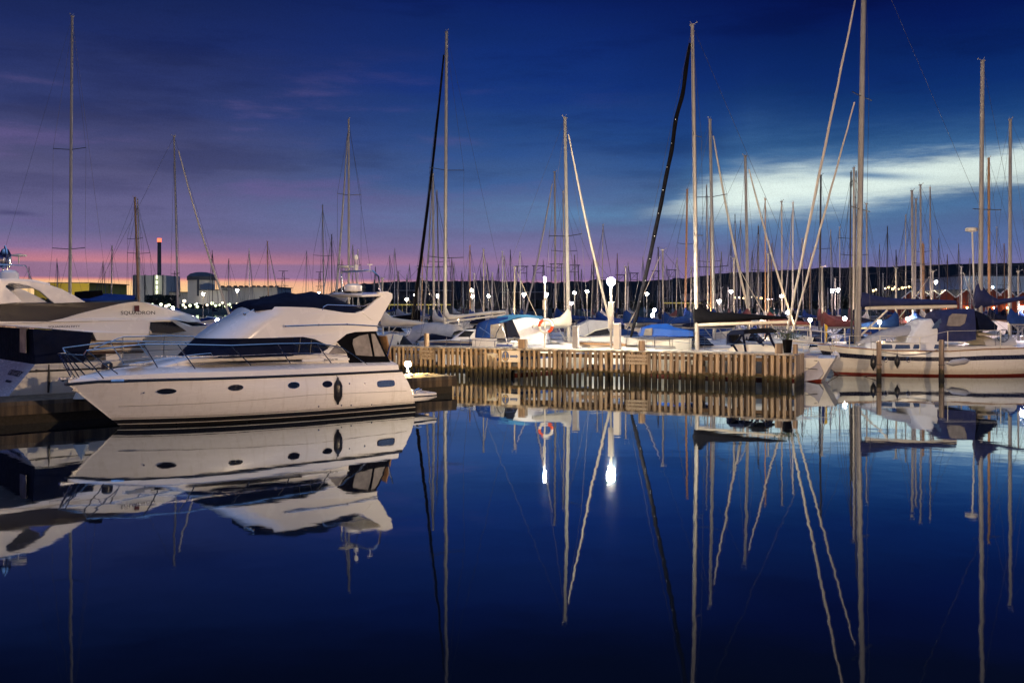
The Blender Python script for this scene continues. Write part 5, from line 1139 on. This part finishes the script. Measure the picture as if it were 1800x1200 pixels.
SB(1242, 328, 1245, 82, ang=85, cover='navy', spread=(.5,), label='boat with a thin mast hard left of the white furled sail sloop')
SB(1249, 385, 1250, 80, ang=95, cover='blue', spread=(), mast=woodm, label='boat with a dark brown mast behind the sloop right of the black boom')
SB(1603, 336, 1606, 72, ang=115, cover='blue', spread=(.4,), mr=.12, label='boat with a tan bare mast over the ketch boom, left of the wooden crosstree mast')
SB(1622, 429, 1624, 78, ang=70, cover='cream', mast=woodm, spread=(.92,), spx=.7, mr=.16, label='old boat with a short golden wooden mast and crosstree above the ketch boom')
SB(1738, 279, 1739, 76, ang=95, cover='navy', mast=woodm, spread=(.4,), mr=.13, label='boat with a brown mast just right of the ketch mizzen')
SB(1776, 211, 1775, 60, bow=1745, away=1, L=12, cover='blue', spread=(.36,), spx=1.2, mr=.13, label='tall sloop with a pale mast at the right edge')
SB(1443, 309, 1440, 78, ang=120, cover='red', spread=(.55,), mast=aluc, mr=.1, label='boat with a dark mast between the two slanting ketch headsails')
SB(1496, 304, 1493, 80, ang=85, cover='red', spread=(.6,), mast=aluc, label='boat with a dark mast just left of the ketch mast, the shorter of the pair')
SB(1501, 296, 1500, 70, ang=95, cover='navy', spread=(.5,), mr=.11, label='boat with a grey mast just left of the ketch mast, the taller of the pair')
# crowd of masts farther back
crowd = [(402, 456), (438, 438), (470, 425), (539, 442), (583, 413), (601, 457), (620, 432), (629, 440), (685, 450), (694, 438), (701, 483), (743, 447), (794, 453), (798, 463), (824, 480), (857, 463), (883, 443), (887, 450), (826, 433), (876, 466), (914, 444), (897, 440), (1060, 396), (1044, 438), (1040, 467), (1157, 436), (1172, 466), (1268, 444), (1292, 379), (1302, 390), (1333, 399), (1345, 351), (1352, 424), (1357, 429), (1374, 355), (1394, 357), (1385, 458), (1460, 405), (1476, 400), (1523, 359), (1618, 326), (1610, 351), (1635, 331), (1592, 379), (1546, 430), (1524, 465), (1665, 448), (1752, 400), (1791, 468), (51, 470), (181, 460), (307, 477), (373, 441), (100, 455), (660, 470), (720, 465), (1085, 447), (1104, 462), (1130, 452), (1190, 455), (1229, 440), (1285, 430), (1322, 442), (1410, 420), (1425, 447), (1560, 400), (1575, 440), (1650, 420), (1685, 430), (1705, 455), (1765, 430), (940, 470), (955, 458), (1010, 450), (1022, 474), (845, 470), (812, 476), (865, 480), (738, 482)]
rng = random.Random(11)
covs = ['blue', 'navy', 'blue', 'grey', 'cream', 'red', 'green', 'navy', 'black']
cw = {'blue': 'blue', 'navy': 'navy', 'grey': 'grey', 'cream': 'cream', 'red': 'burgundy', 'green': 'green', 'black': 'black'}
for i, (u, v) in enumerate(crowd):
    hh = rng.uniform(9.5, 13.5); D = (hh-CH)/((H-v)/F); D = max(72, min(235, D)); cv = covs[i % 9]
    if u < 640: D = min(235, D*1.1)
    g_ = 'distant sailboats with bare masts' ; lab = f'distant sailboat with a bare mast and {cw[cv]} sail cover in the crowd'
    SB(u, v, u+rng.uniform(-3, 3), D, ang=rng.choice([60, 75, 90, 105, 120, -75, -100, 250]), cover=cv, hull=rng.choice(['white', 'white', 'white', 'cream', 'navy']), genoa=rng.choice([None, None, 'cream', 'grey']) if v < 470 else None, spread=(.5,) if D < 140 else (), mast=rng.choice([alu, alu, aluw, woodm, aluc]), mr=rng.uniform(.06, .09)*(1 if D < 140 else 1.15), det=1 if D < 120 else 0, hood='blue' if i % 3 == 0 else None, label=lab, group=f'distant sailboats with {cw[cv]} sail covers')
# shorter masts against the dark hill, with pale furled sails
for i in range(46):
    u = rng.uniform(650, 1480) if i % 6 else rng.uniform(1500, 1790); v = rng.uniform(480, 512); D = rng.uniform(95, 225)
    cv = covs[(i*5) % 9]
    SB(u, v, u+rng.uniform(-2, 2), D, ang=rng.uniform(40, 140), cover=cv, hull=rng.choice(['white', 'white', 'cream', 'navy']), genoa='cream' if i % 2 else None, spread=(), mast=aluw, mr=.085, det=0, L=rng.uniform(6, 9), label=f'distant small sailboat with a short mast and {cw[cv]} cover below the hill', group=f'small sailboats below the hill with {cw[cv]} covers')
# near row of hulls behind the pier and between the boats
near = [(1100, 470, 72, 150, 'blue', 'blue', 'small boat with a blue cockpit tent right of the bright pier lamp'),
        (905, 470, 66, 30, 'blue', None, 'boat with a blue sail cover behind the canopied cruiser'),
        (850, 440, 78, 70, 'navy', None, 'boat with a navy sail cover behind the pale furled mainsail'),
        (1165, 440, 66, 165, 'blue', 'blue', 'boat with a bright blue cockpit tent left of the black boomed yacht'),
        (1290, 455, 58, 20, 'navy', None, 'low boat seen behind the navy sprayhood of the black boomed yacht'),
        (1350, 447, 70, 150, 'red', None, 'boat with a burgundy sail cover behind the crossing furled sails'),
        (1445, 470, 62, 160, 'red', None, 'boat with a burgundy sail cover behind the bow of the ketch'),
        (1575, 472, 60, 20, 'blue', None, 'boat with blue and cream covers seen beneath the ketch boom'),
        (1640, 478, 66, 150, 'cream', None, 'boat with a cream cover seen beneath the ketch boom'),
        (1690, 470, 74, 30, 'navy', None, 'boat seen between the ketch boom and the mizzen'),
        (1790, 478, 62, 165, 'blue', 'grey', 'boat with a grey tent behind the stern of the ketch'),
        (672, 490, 64, 155, 'cream', 'grey', 'boat with a grey tent behind the stern of the front yacht'),
        (700, 478, 95, 160, 'grey', None, 'boat with a grey cover behind the front yacht stern'),
        (735, 472, 88, 30, 'black', None, 'boat with a black cover left of the sagging cream sail'),
        (1050, 462, 82, 160, 'blue', None, 'boat with a blue sail cover behind the grey tented cruiser'),
        (1215, 470, 84, 30, 'blue', None, 'boat with a blue cover behind the left end of the black boom')]
for u, v, D, a, cv, tent, lab in near:
    SB(u, v, u+rng.uniform(-2, 2), D, ang=a, cover=cv, tent=tent, genoa=rng.choice([None, 'cream']), spread=(.5,), mr=.075, L=rng.uniform(7.5, 9.5), label=lab, hood=cv if cv != 'cream' else 'navy')
# ------------------------------------------------------------------ motor cruiser with the blue and white canopy behind the pier
A = Fr(P(760, 600, 54).x, 55.2, -10)
t = empty('cabin_cruiser', (A.o[0], A.o[1], 0), A.th, label='white cruiser with a teal topped canopy and bright white rear panel behind the pier', cat='cabin cruiser')
def SP(fr, pts): return [(*fr.px(u, v, w_), w_) + tuple(r_) for (u, v, w_, *r_) in pts]
b = MB(); La = 6.9
b.slab(SP(A, [(748, 600, .5, .6), (790, 598, 1.25, .3), (880, 602, 1.3), (955, 603, 1.25), (957, 640, 1.1), (790, 642, 1.1, .3), (765, 632, .5, .6)]), seg=8); b.build('hull', gel, t, ang=50)
b = MB(); b.slab(SP(A, [(756, 602.5, .85, .55), (790, 602.5, 1.28, .3), (880, 605.5, 1.33), (900, 606, 1.33), (900, 608.5, 1.33), (790, 606, 1.28, .3), (757, 605, .85, .55)]), seg=8); b.build('stripe', bluestripe, t)
b = MB(); b.slab(SP(A, [(795, 600, .9, .3), (803, 592, .9, .3), (820, 580, .85, .2), (843, 578, .9), (843, 602, 1.1)]), seg=8); b.build('cabin', deckm, t, bevel=.03)
b = MB(); q = [A.p3(u, v, 1.02) for u, v in ((804, 592), (817, 581), (834, 582), (826, 592))]; b.add(q, [(0, 1, 2, 3)]); b.build('window', glass, t, recalc=False)
b = MB(); b.slab(SP(A, [(836, 594, 1.05, .2), (840, 580, 1.05, .3), (848, 568, 1.0, .4), (868, 560, .9, .3), (893, 556, .9), (893, 566, 1.05), (862, 571, 1.1), (861, 594, 1.2)]), seg=8); b.build('canopy_front', bluec, t, ang=60)
b = MB(); b.slab(SP(A, [(866, 563, .7), (876, 556, .7), (890, 553.5, .65), (920, 553, .65), (945, 556, .7), (952, 560, .8), (946, 560, 1.12), (910, 558.5, 1.12), (890, 564, 1.13), (880, 567, 1.13)]), seg=8); b.build('canopy_top', tealc, t, ang=60)
b = MB(); b.slab(SP(A, [(862, 571, 1.05), (885, 567, 1.05), (889, 594, 1.1), (862, 594, 1.1)])); b.build('clear_panel', vinyl, t)
b = MB(); b.slab(SP(A, [(889, 566, 1.1), (901, 562.5, 1.1), (914, 592, 1.16), (893, 593, 1.16)])); b.build('side_window', glass, t)
b = MB(); b.slab(SP(A, [(901, 562, 1.1), (925, 558, 1.1), (946, 560, 1.1), (953, 572, 1.15), (957, 606, 1.2), (912, 606, 1.2), (914, 592, 1.16)])); b.build('rear_panel', mat('pvc_white', (.62, .63, .66), .3, var=.12, nscale=2.5, bump=.03, bscale=2), t, ang=60)
b = MB(); pts = [A.p3(u, v, 1.25) for u, v in ((869, 607), (873, 585), (880, 572), (887, 585), (893, 608))]; b.tube(pts, .025, 5); pts = [A.p3(u, v, 1.25) for u, v in ((867, 572), (840, 574), (866, 592))]; b.tube([A.p3(843, 575, 1.2), A.p3(868, 592, 1.3)], .01, 4)
for u in (785, 825, 893): b.tube([A.p3(u, 608, 1.3), A.p3(u, 592, 1.3)], .02, 5)
b.build('stern_frame', chrome, t)
b = MB(); b.slab(SP(A, [(830, 594, 1.34), (872, 595.5, 1.34), (872, 610, 1.34), (830, 609, 1.34)])); b.build('weather_cloth', mat('beige_cloth', (.42, .38, .36), .8), t)
# grey tented boat
A = Fr(P(1005, 600, 56).x, 57, 8)
t = empty('tented_cruiser', (A.o[0], A.o[1], 0), A.th, label='white cruiser under a grey winter tent beside the bright pier lamp', cat='cabin cruiser')
b = MB(); b.slab(SP(A, [(1020, 592, 1.1, .8), (1082, 590, 1.25), (1108, 591, 1.2), (1108, 630, 1.0), (1030, 632, .9, .8)]), seg=8); b.build('hull', gel, t)
b = MB(); b.slab(SP(A, [(1010, 588, .9), (1022, 570, .6), (1040, 562, .4), (1070, 564, .5), (1086, 572, .8), (1088, 590, 1.2), (1050, 592, 1.2), (1025, 592, 1.2)])); b.build('tent', greyc, t, ang=25)
b = MB(); q = [A.p3(u, v, 1.25) for u, v in ((1027, 591), (1045, 582), (1068, 577), (1074, 588))]; b.add(q, [(0, 1, 2, 3)]); b.build('window', glass, t, recalc=False)
b = MB(); b.tube([A.p3(1026, 592, 1.27), A.p3(1046, 581, 1.27), A.p3(1070, 576, 1.27)], .03, 5); b.build('window_trim', creamc, t)
# bright low boat hull right behind the pier lamp
A = Fr(P(965, 600, 53).x, 53.5, 4)
t = empty('open_boat', (A.o[0], A.o[1], 0), A.th, label='low white open boat lit brightly beneath the pier lamp', cat='boat')
b = MB(); b.slab(SP(A, [(1003, 601, .3, .7), (1030, 601, .95, .4), (1100, 603, 1.0), (1101, 640, .8), (1030, 640, .7, .4)]), seg=8); b.build('hull', gel, t)
b = MB(); b.slab(SP(A, [(1030, 602, .97, .3), (1102, 604, 1.04), (1102, 608, 1.04), (1030, 605.5, .97, .3)]), seg=8); b.build('rubbing_strake', teak, t)
# blue covered motorboat
A = Fr(P(1120, 600, 55).x, 56.5, -4)
t = empty('covered_motorboat', (A.o[0], A.o[1], 0), A.th, label='white boat with a bright blue canvas cover left of the black boomed mast', cat='motorboat')
b = MB(); b.slab(SP(A, [(1112, 594, .4, .6), (1150, 594, 1.2, .3), (1216, 595, 1.2), (1216, 632, 1.0), (1125, 632, .5, .5)]), seg=8); b.build('hull', gel2, t)
b = MB(); b.slab(SP(A, [(1124, 590, .9), (1130, 576, .8), (1148, 570, .5), (1175, 569, .5), (1186, 575, .7), (1218, 582, 1.0), (1220, 591, 1.1), (1150, 592, 1.2)])); b.build('cover', mat('bright_blue', (.01, .09, .42), .6, var=.2, nscale=2, bump=.012, bscale=3), t, ang=30)
b = MB(); q = [A.p3(u, v, 1.12) for u, v in ((1131, 590), (1134, 578), (1147, 576), (1146, 590))]; b.add(q, [(0, 1, 2, 3)]); b.build('clear_panel', vinyl, t, recalc=False)
b = MB(); b.tube([A.p3(u, v, 1.25) for u, v in ((1120, 592), (1165, 593), (1218, 594))], .02, 5); b.build('guard_rail', chrome, t)
def motorboat(u, v, D, ang, L, cov, label, hullm=gel2, dark=glass, group=None):
    # small cabin boat with windscreen and canvas
    q = P(u, v, D); t = empty('motorboat', (q.x, D, 0), R(ang), label=label, cat='motorboat', group=group)
    ws2 = lambda q: max(.03, L*.16*(1-(1-min(q/.5, 1))**2.2)); ww2 = lambda q: max(.01, L*.14*(1-(1-min(q/.6, 1))**1.8))
    b = MB(); rr = hull_mb(b, L, -L*.5, ws2, ww2, lambda q: L*.12*(1.25-.3*q), L*.12, [0, .12, .2, .5, .88, 1.0], [0, 1, 0, 0, 1, 1], 14); b.build('hull', [hullm, bluestripe], t, ang=45)
    b = MB(); deck_mb(b, rr, .03, .1, 0); b.build('deck', deckm, t)
    z = L*.115; w0 = L*.12
    b = MB(); b.slab([(-L*.25, z, w0*.5, .2), (-L*.05, z+L*.06, w0*.8, .3), (L*.08, z+L*.06, w0), (L*.08, z, w0)]); b.build('cabin', deckm, t, ang=50)
    b = MB(); b.slab([(-L*.06, z+L*.055, w0*.8, .3), (L*.03, z+L*.15, w0*.7, .25), (L*.05, z+L*.15, w0*.72), (L*.09, z+L*.05, w0)]); b.build('windscreen', dark, t, ang=50)
    b = MB(); b.slab([(L*.03, z+L*.15, w0*.75, .2), (L*.12, z+L*.17, w0*.75), (L*.33, z+L*.13, w0*.85), (L*.42, z, w0*1.05), (L*.08, z, w0*1.05)], seg=8); b.build('canopy', cov, t, ang=30)
    b = MB(); b.tube([(-L*.1, -w0, z+.5), (-L*.35, -w0*.6, z+.62), (-L*.47, 0, z+.66), (-L*.35, w0*.6, z+.62), (-L*.1, w0, z+.5)], .014, 5)
    for x, y in ((-L*.1, -w0), (-L*.35, -w0*.6), (-L*.47, 0), (-L*.35, w0*.6), (-L*.1, w0)): b.tube([(x, y, z), (x, y, z+.5)], .012, 4)
    b.build('bow_rail', chrome, t)
    return t
for u, v, D, a, L, cv, lab in ((708, 600, 57, 200, 6.5, greyc, 'small cabin boat with a grey canopy right of the front yacht stern'), (742, 600, 60, 20, 6.0, navy, 'small cabin boat with a dark canopy just left of the tallest centre mast'),
    (1055, 595, 66, 10, 7.0, bluec, 'cabin boat with a blue canopy behind the grey tented cruiser'), (1140, 590, 70, 185, 6.5, creamc, 'cabin boat with a cream canopy behind the bright blue covered boat'),
    (1325, 590, 62, 170, 7.0, creamc, 'cabin boat with a cream canopy seen between the navy hood and bimini'), (1395, 590, 66, 15, 6.5, navy, 'cabin boat with a navy canopy behind the end of the pier'),
    (1425, 590, 58, 195, 6.0, gel2, 'small white hardtop boat just left of the ketch bow'), (1490, 585, 72, 10, 7.5, redc, 'cabin boat with a burgundy canopy behind the ketch mast foot'),
    (1560, 580, 68, 190, 7.5, bluec, 'cabin boat with a blue canopy beneath the middle of the ketch boom'), (1625, 580, 75, 20, 7.0, greyc, 'cabin boat with a grey canopy beneath the end of the ketch boom'),
    (1770, 585, 66, 185, 8.5, gel2, 'white hardtop cruiser behind the ketch steering wheel'), (1815, 585, 70, 10, 8.0, creamc, 'cabin boat with a cream canopy cut by the right edge'),
    (840, 580, 78, 175, 7.5, gel2, 'white hardtop boat behind the pale furled mainsail'), (905, 575, 84, 10, 7.0, navy, 'cabin boat with a navy canopy behind the canopied cruiser'),
    (1240, 578, 84, 190, 7.5, bluec, 'cabin boat with a blue canopy behind the black boomed mast'), (395, 572, 92, 185, 7.5, creamc, 'cabin boat with a cream canopy left of the front yacht brow'), (350, 566, 105, 15, 7.5, bluec, 'cabin boat with a blue canopy beyond the large yacht bow')):
    motorboat(u, v, D, a, L, cv, lab)
# ------------------------------------------------------------------ lamps along the marina docks
lamps = [(770, 519, 118, 'w', 'cone'), (730, 519, 130, 'w', 'cone'), (715, 526, 120, 'y', 'globe'), (829, 510, 140, 'w', 'globe'), (831, 521, 140, 'c', 'globe'), (859, 520, 135, 'w', 'globe'), (921, 517, 110, 'c', 'cone'), (1010, 514, 130, 'w', 'globe'), (1032, 512, 130, 'w', 'globe'), (1004, 532, 110, 'c', 'cone'), (806, 557, 66, 'w', 'globe'),
         (1150, 545, 92, 'c', 'globe'), (1147, 554, 78, 'c', 'globe'), (1137, 516, 125, 'w', 'cone'), (1285, 512, 112, 'c', 'cone'), (1264, 529, 86, 'c', 'cone'), (1374, 521, 118, 'c', 'globe'), (1385, 549, 74, 'c', 'globe'), (1485, 560, 62, 'c', 'globe'), (1463, 510, 92, 'c', 'cone'), (1473, 509, 96, 'c', 'cone'), (1645, 495, 150, 'w', 'cone'), (1701, 546, 70, 'c', 'globe'), (1797, 541, 62, 'c', 'globe'),
         (31, 514, 64, 'c', 'globe'), (357, 516, 120, 'y', 'cone'), (417, 510, 150, 'w', 'cone'), (382, 563, 62, 'c', 'globe'), (304, 541, 140, 'w', 'globe'), (1206, 560, 95, 'y', 'globe'), (560, 515, 190, 'c', 'globe'), (961, 517, 120, 'w', 'cone'), (905, 556, 64, 'y', 'globe'), (1232, 548, 80, 'y', 'globe'), (1338, 560, 66, 'y', 'globe'), (1424, 562, 64, 'y', 'globe'), (1546, 566, 58, 'y', 'globe'), (684, 560, 66, 'y', 'globe'), (1596, 560, 72, 'w', 'globe')]  # closing run of yellow globes is added for local pools of light
where = {806: 'under the pale furled mainsail', 1147: 'left of the bright blue cover, the lower of two', 1150: 'left of the bright blue cover, the upper of two', 1385: 'at the tip of the black boom', 1485: 'on a stout post behind the bow of the ketch', 1463: 'left one of the pair near the ketch mast', 1473: 'right one of the pair near the ketch mast', 1701: 'over the navy canvas of the ketch', 1797: 'at the right edge behind the ketch', 31: 'seen through the arch of the large motor yacht', 357: 'in front of the round reactor building', 417: 'right of the reactor building', 382: 'just above the brow of the front yacht', 1645: 'white, against the dark hill above the boathouses', 1285: 'pinkish violet, above the black boom', 1264: 'pinkish, just right of the black boomed mast', 1374: 'between the crossing furled sails', 921: 'pinkish, left of the life ring post', 961: 'just right of the life ring post', 770: 'left of the pale thick mast', 730: 'right of the black furled genoa', 715: 'left of the black furled genoa', 829: 'higher of two lamps one above the other', 831: 'lower of two lamps one above the other', 859: 'between two pale furled sails', 1010: 'right of the centre sloop mast', 1032: 'far off, midway between the centre mast and the bright lamp', 1004: 'low, beside the centre sloop mast', 1137: 'right of the black furled genoa with white dots', 304: 'low, left of the reactor building', 1206: 'yellow, low left of the black boom', 905: 'added low behind the canopied cruiser', 1232: 'added just above the left end of the black boom', 1338: 'added under the black boom', 1424: 'added left of the ketch bow', 1546: 'added under the blue ketch boom cover, the left one', 1596: 'under the blue ketch boom cover, the right one', 684: 'added beside the stern of the front yacht', 560: 'tiny, above the navy tarpaulin of the front yacht'}
mm = dict(w=lamp_white, c=lamp_cool, y=lamp_yellow); cc = dict(w=(1, .85, .6), c=(1, .72, .68), y=(1, .7, .35))
for u, v, D, k, shp in lamps:
    q = P(u, v, D); r = {'w': .2, 'c': .2, 'y': .18}[k]*.82*(D/100)**.6
    lamp_post('dock_lamp', q.x, q.y, .55, q.z, mm[k], f'{dict(w="warm white", c="pinkish white", y="yellow")[k]} dock lamp {where[u]}', 'lamp', 'dock lamps of the marina', 620 if D < 100 else 800, cc[k], r=r, pole_r=.06, shape=shp, lr=.15)
# floating docks behind the pier
for i, (u0, v0, u1, v1, lab) in enumerate([(640, 575+18, 1260, 592, 'floating dock crossing behind the centre boats'), (1230, 592, 1800, 585, 'floating dock crossing behind the ketch'), (560, 573, 1300, 571, 'farther floating dock in the middle of the marina'), (1180, 569, 1860, 571, 'farther floating dock on the right of the marina'), (250, 571, 700, 572, 'floating dock behind the motor yachts')]):
    a = P(u0, v0, DW(v0)); c_ = P(u1, v1, DW(v1)); a.z = c_.z = 0; d_ = c_-a
    b = MB(); b.box((d_.length/2, 0, .42), (d_.length, 1.8, .14)); b.box((d_.length/2, 0, .1), (d_.length-.5, 1.5, .5)); tag(b.build('floating_dock', deckwood, None, a, math.atan2(d_.y, d_.x)), lab, 'dock', 'floating docks of the marina')
# yellow breakwater rail; a faint emission stands in for light falling on it
for (u0, u1, v, lab) in ((684, 792, 535.5, 'yellow railing line with painted-in glow left of the tallest centre mast'), (1165, 1232, 532.5, 'yellow railing line with painted-in glow left of the black sail cover')):
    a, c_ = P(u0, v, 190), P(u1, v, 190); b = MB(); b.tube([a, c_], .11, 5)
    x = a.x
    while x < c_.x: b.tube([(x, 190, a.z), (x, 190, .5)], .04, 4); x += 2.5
    tag(b.build('railing', mat('rail_glow_yellow', (.7, .55, .12), .5, emit=(.8, .6, .12), es=.35)), lab, 'railing', 'railings with painted-in glow')
# ------------------------------------------------------------------ red boathouses on the right
redw = mat('red_boards', (.26, .05, .022), .8, var=.25, nscale=1.5)
trim = mat('white_trim', (.8, .76, .7), .6)
for i, (uc, va, hw, lit) in enumerate([(1600, 511, 16, 0), (1622, 510, 13, 0), (1640, 510, 12, 0), (1662, 509, 16, 1), (1698, 508, 17, 1), (1722, 510, 13, 0), (1745, 507, 14, 1), (1769, 507, 14, 1), (1797, 512, 16, 1)]):
    D = 150; q = P(uc, va, D); W2 = hw/F*D; zap = q.z; ze = zap-W2*.78; zf = .8; dep = 6
    t = empty('boathouse', (q.x, D, 0), label=['red boathouse at the left end of the row, above the ketch boom', 'red boathouse second from the left, behind the wooden crosstree mast', 'narrow red boathouse third from the left in the row', 'red boathouse fourth from the left with warm light at its door', 'largest red boathouse gable, right above the end of the ketch boom', 'red boathouse hidden mostly by the ketch mizzen cover', 'red boathouse right of the brown mast', 'red boathouse left of the tall mast at the right edge', 'red boathouse at the right edge of the picture'][i], cat='boathouse', group='row of red boathouses')
    b = MB(); b.plate([(-W2*.93, zf), (W2*.93, zf), (W2*.93, ze), (0, zap-.12), (-W2*.93, ze)], 0, dep); b.build('wall', redw, t)
    b = MB()
    for s in (-1, 1): b.loft([[(0, y, zap), (s*W2*1.05, y, ze-.12), (s*W2*1.05, y, ze-.2), (0, y, zap-.09)] for y in (-.15, dep)]) 
    rf = b.build('roof', mat('roof_felt', (.05, .045, .04), .9), t)
    b = MB()
    for s in (-1, 1): b.tube([(0, -.2, zap-.02), (s*W2*1.04, -.2, ze-.12)], .085, 4)
    b.build('barge_board', trim, rf)
    b = MB(); b.box((0, -.04, zf+1.0), (W2*.9, .06, 2.0)); b.build('door', mat('boathouse_door', (.12, .03, .015), .8), t)
    if lit: b = MB(); b.ball((0, -.35, zf+2.2), .12, 0, 8, 6); b.build('porch_lamp', glow_mat(34, (1, .55, .2), .18), t)
w = MB(); w.box((P(1700, 560, 150).x, 155, .2), (34, 12, 1.2)); tag(w.build('boathouse_quay', concrete), 'low concrete quay under the red boathouses', 'quay')
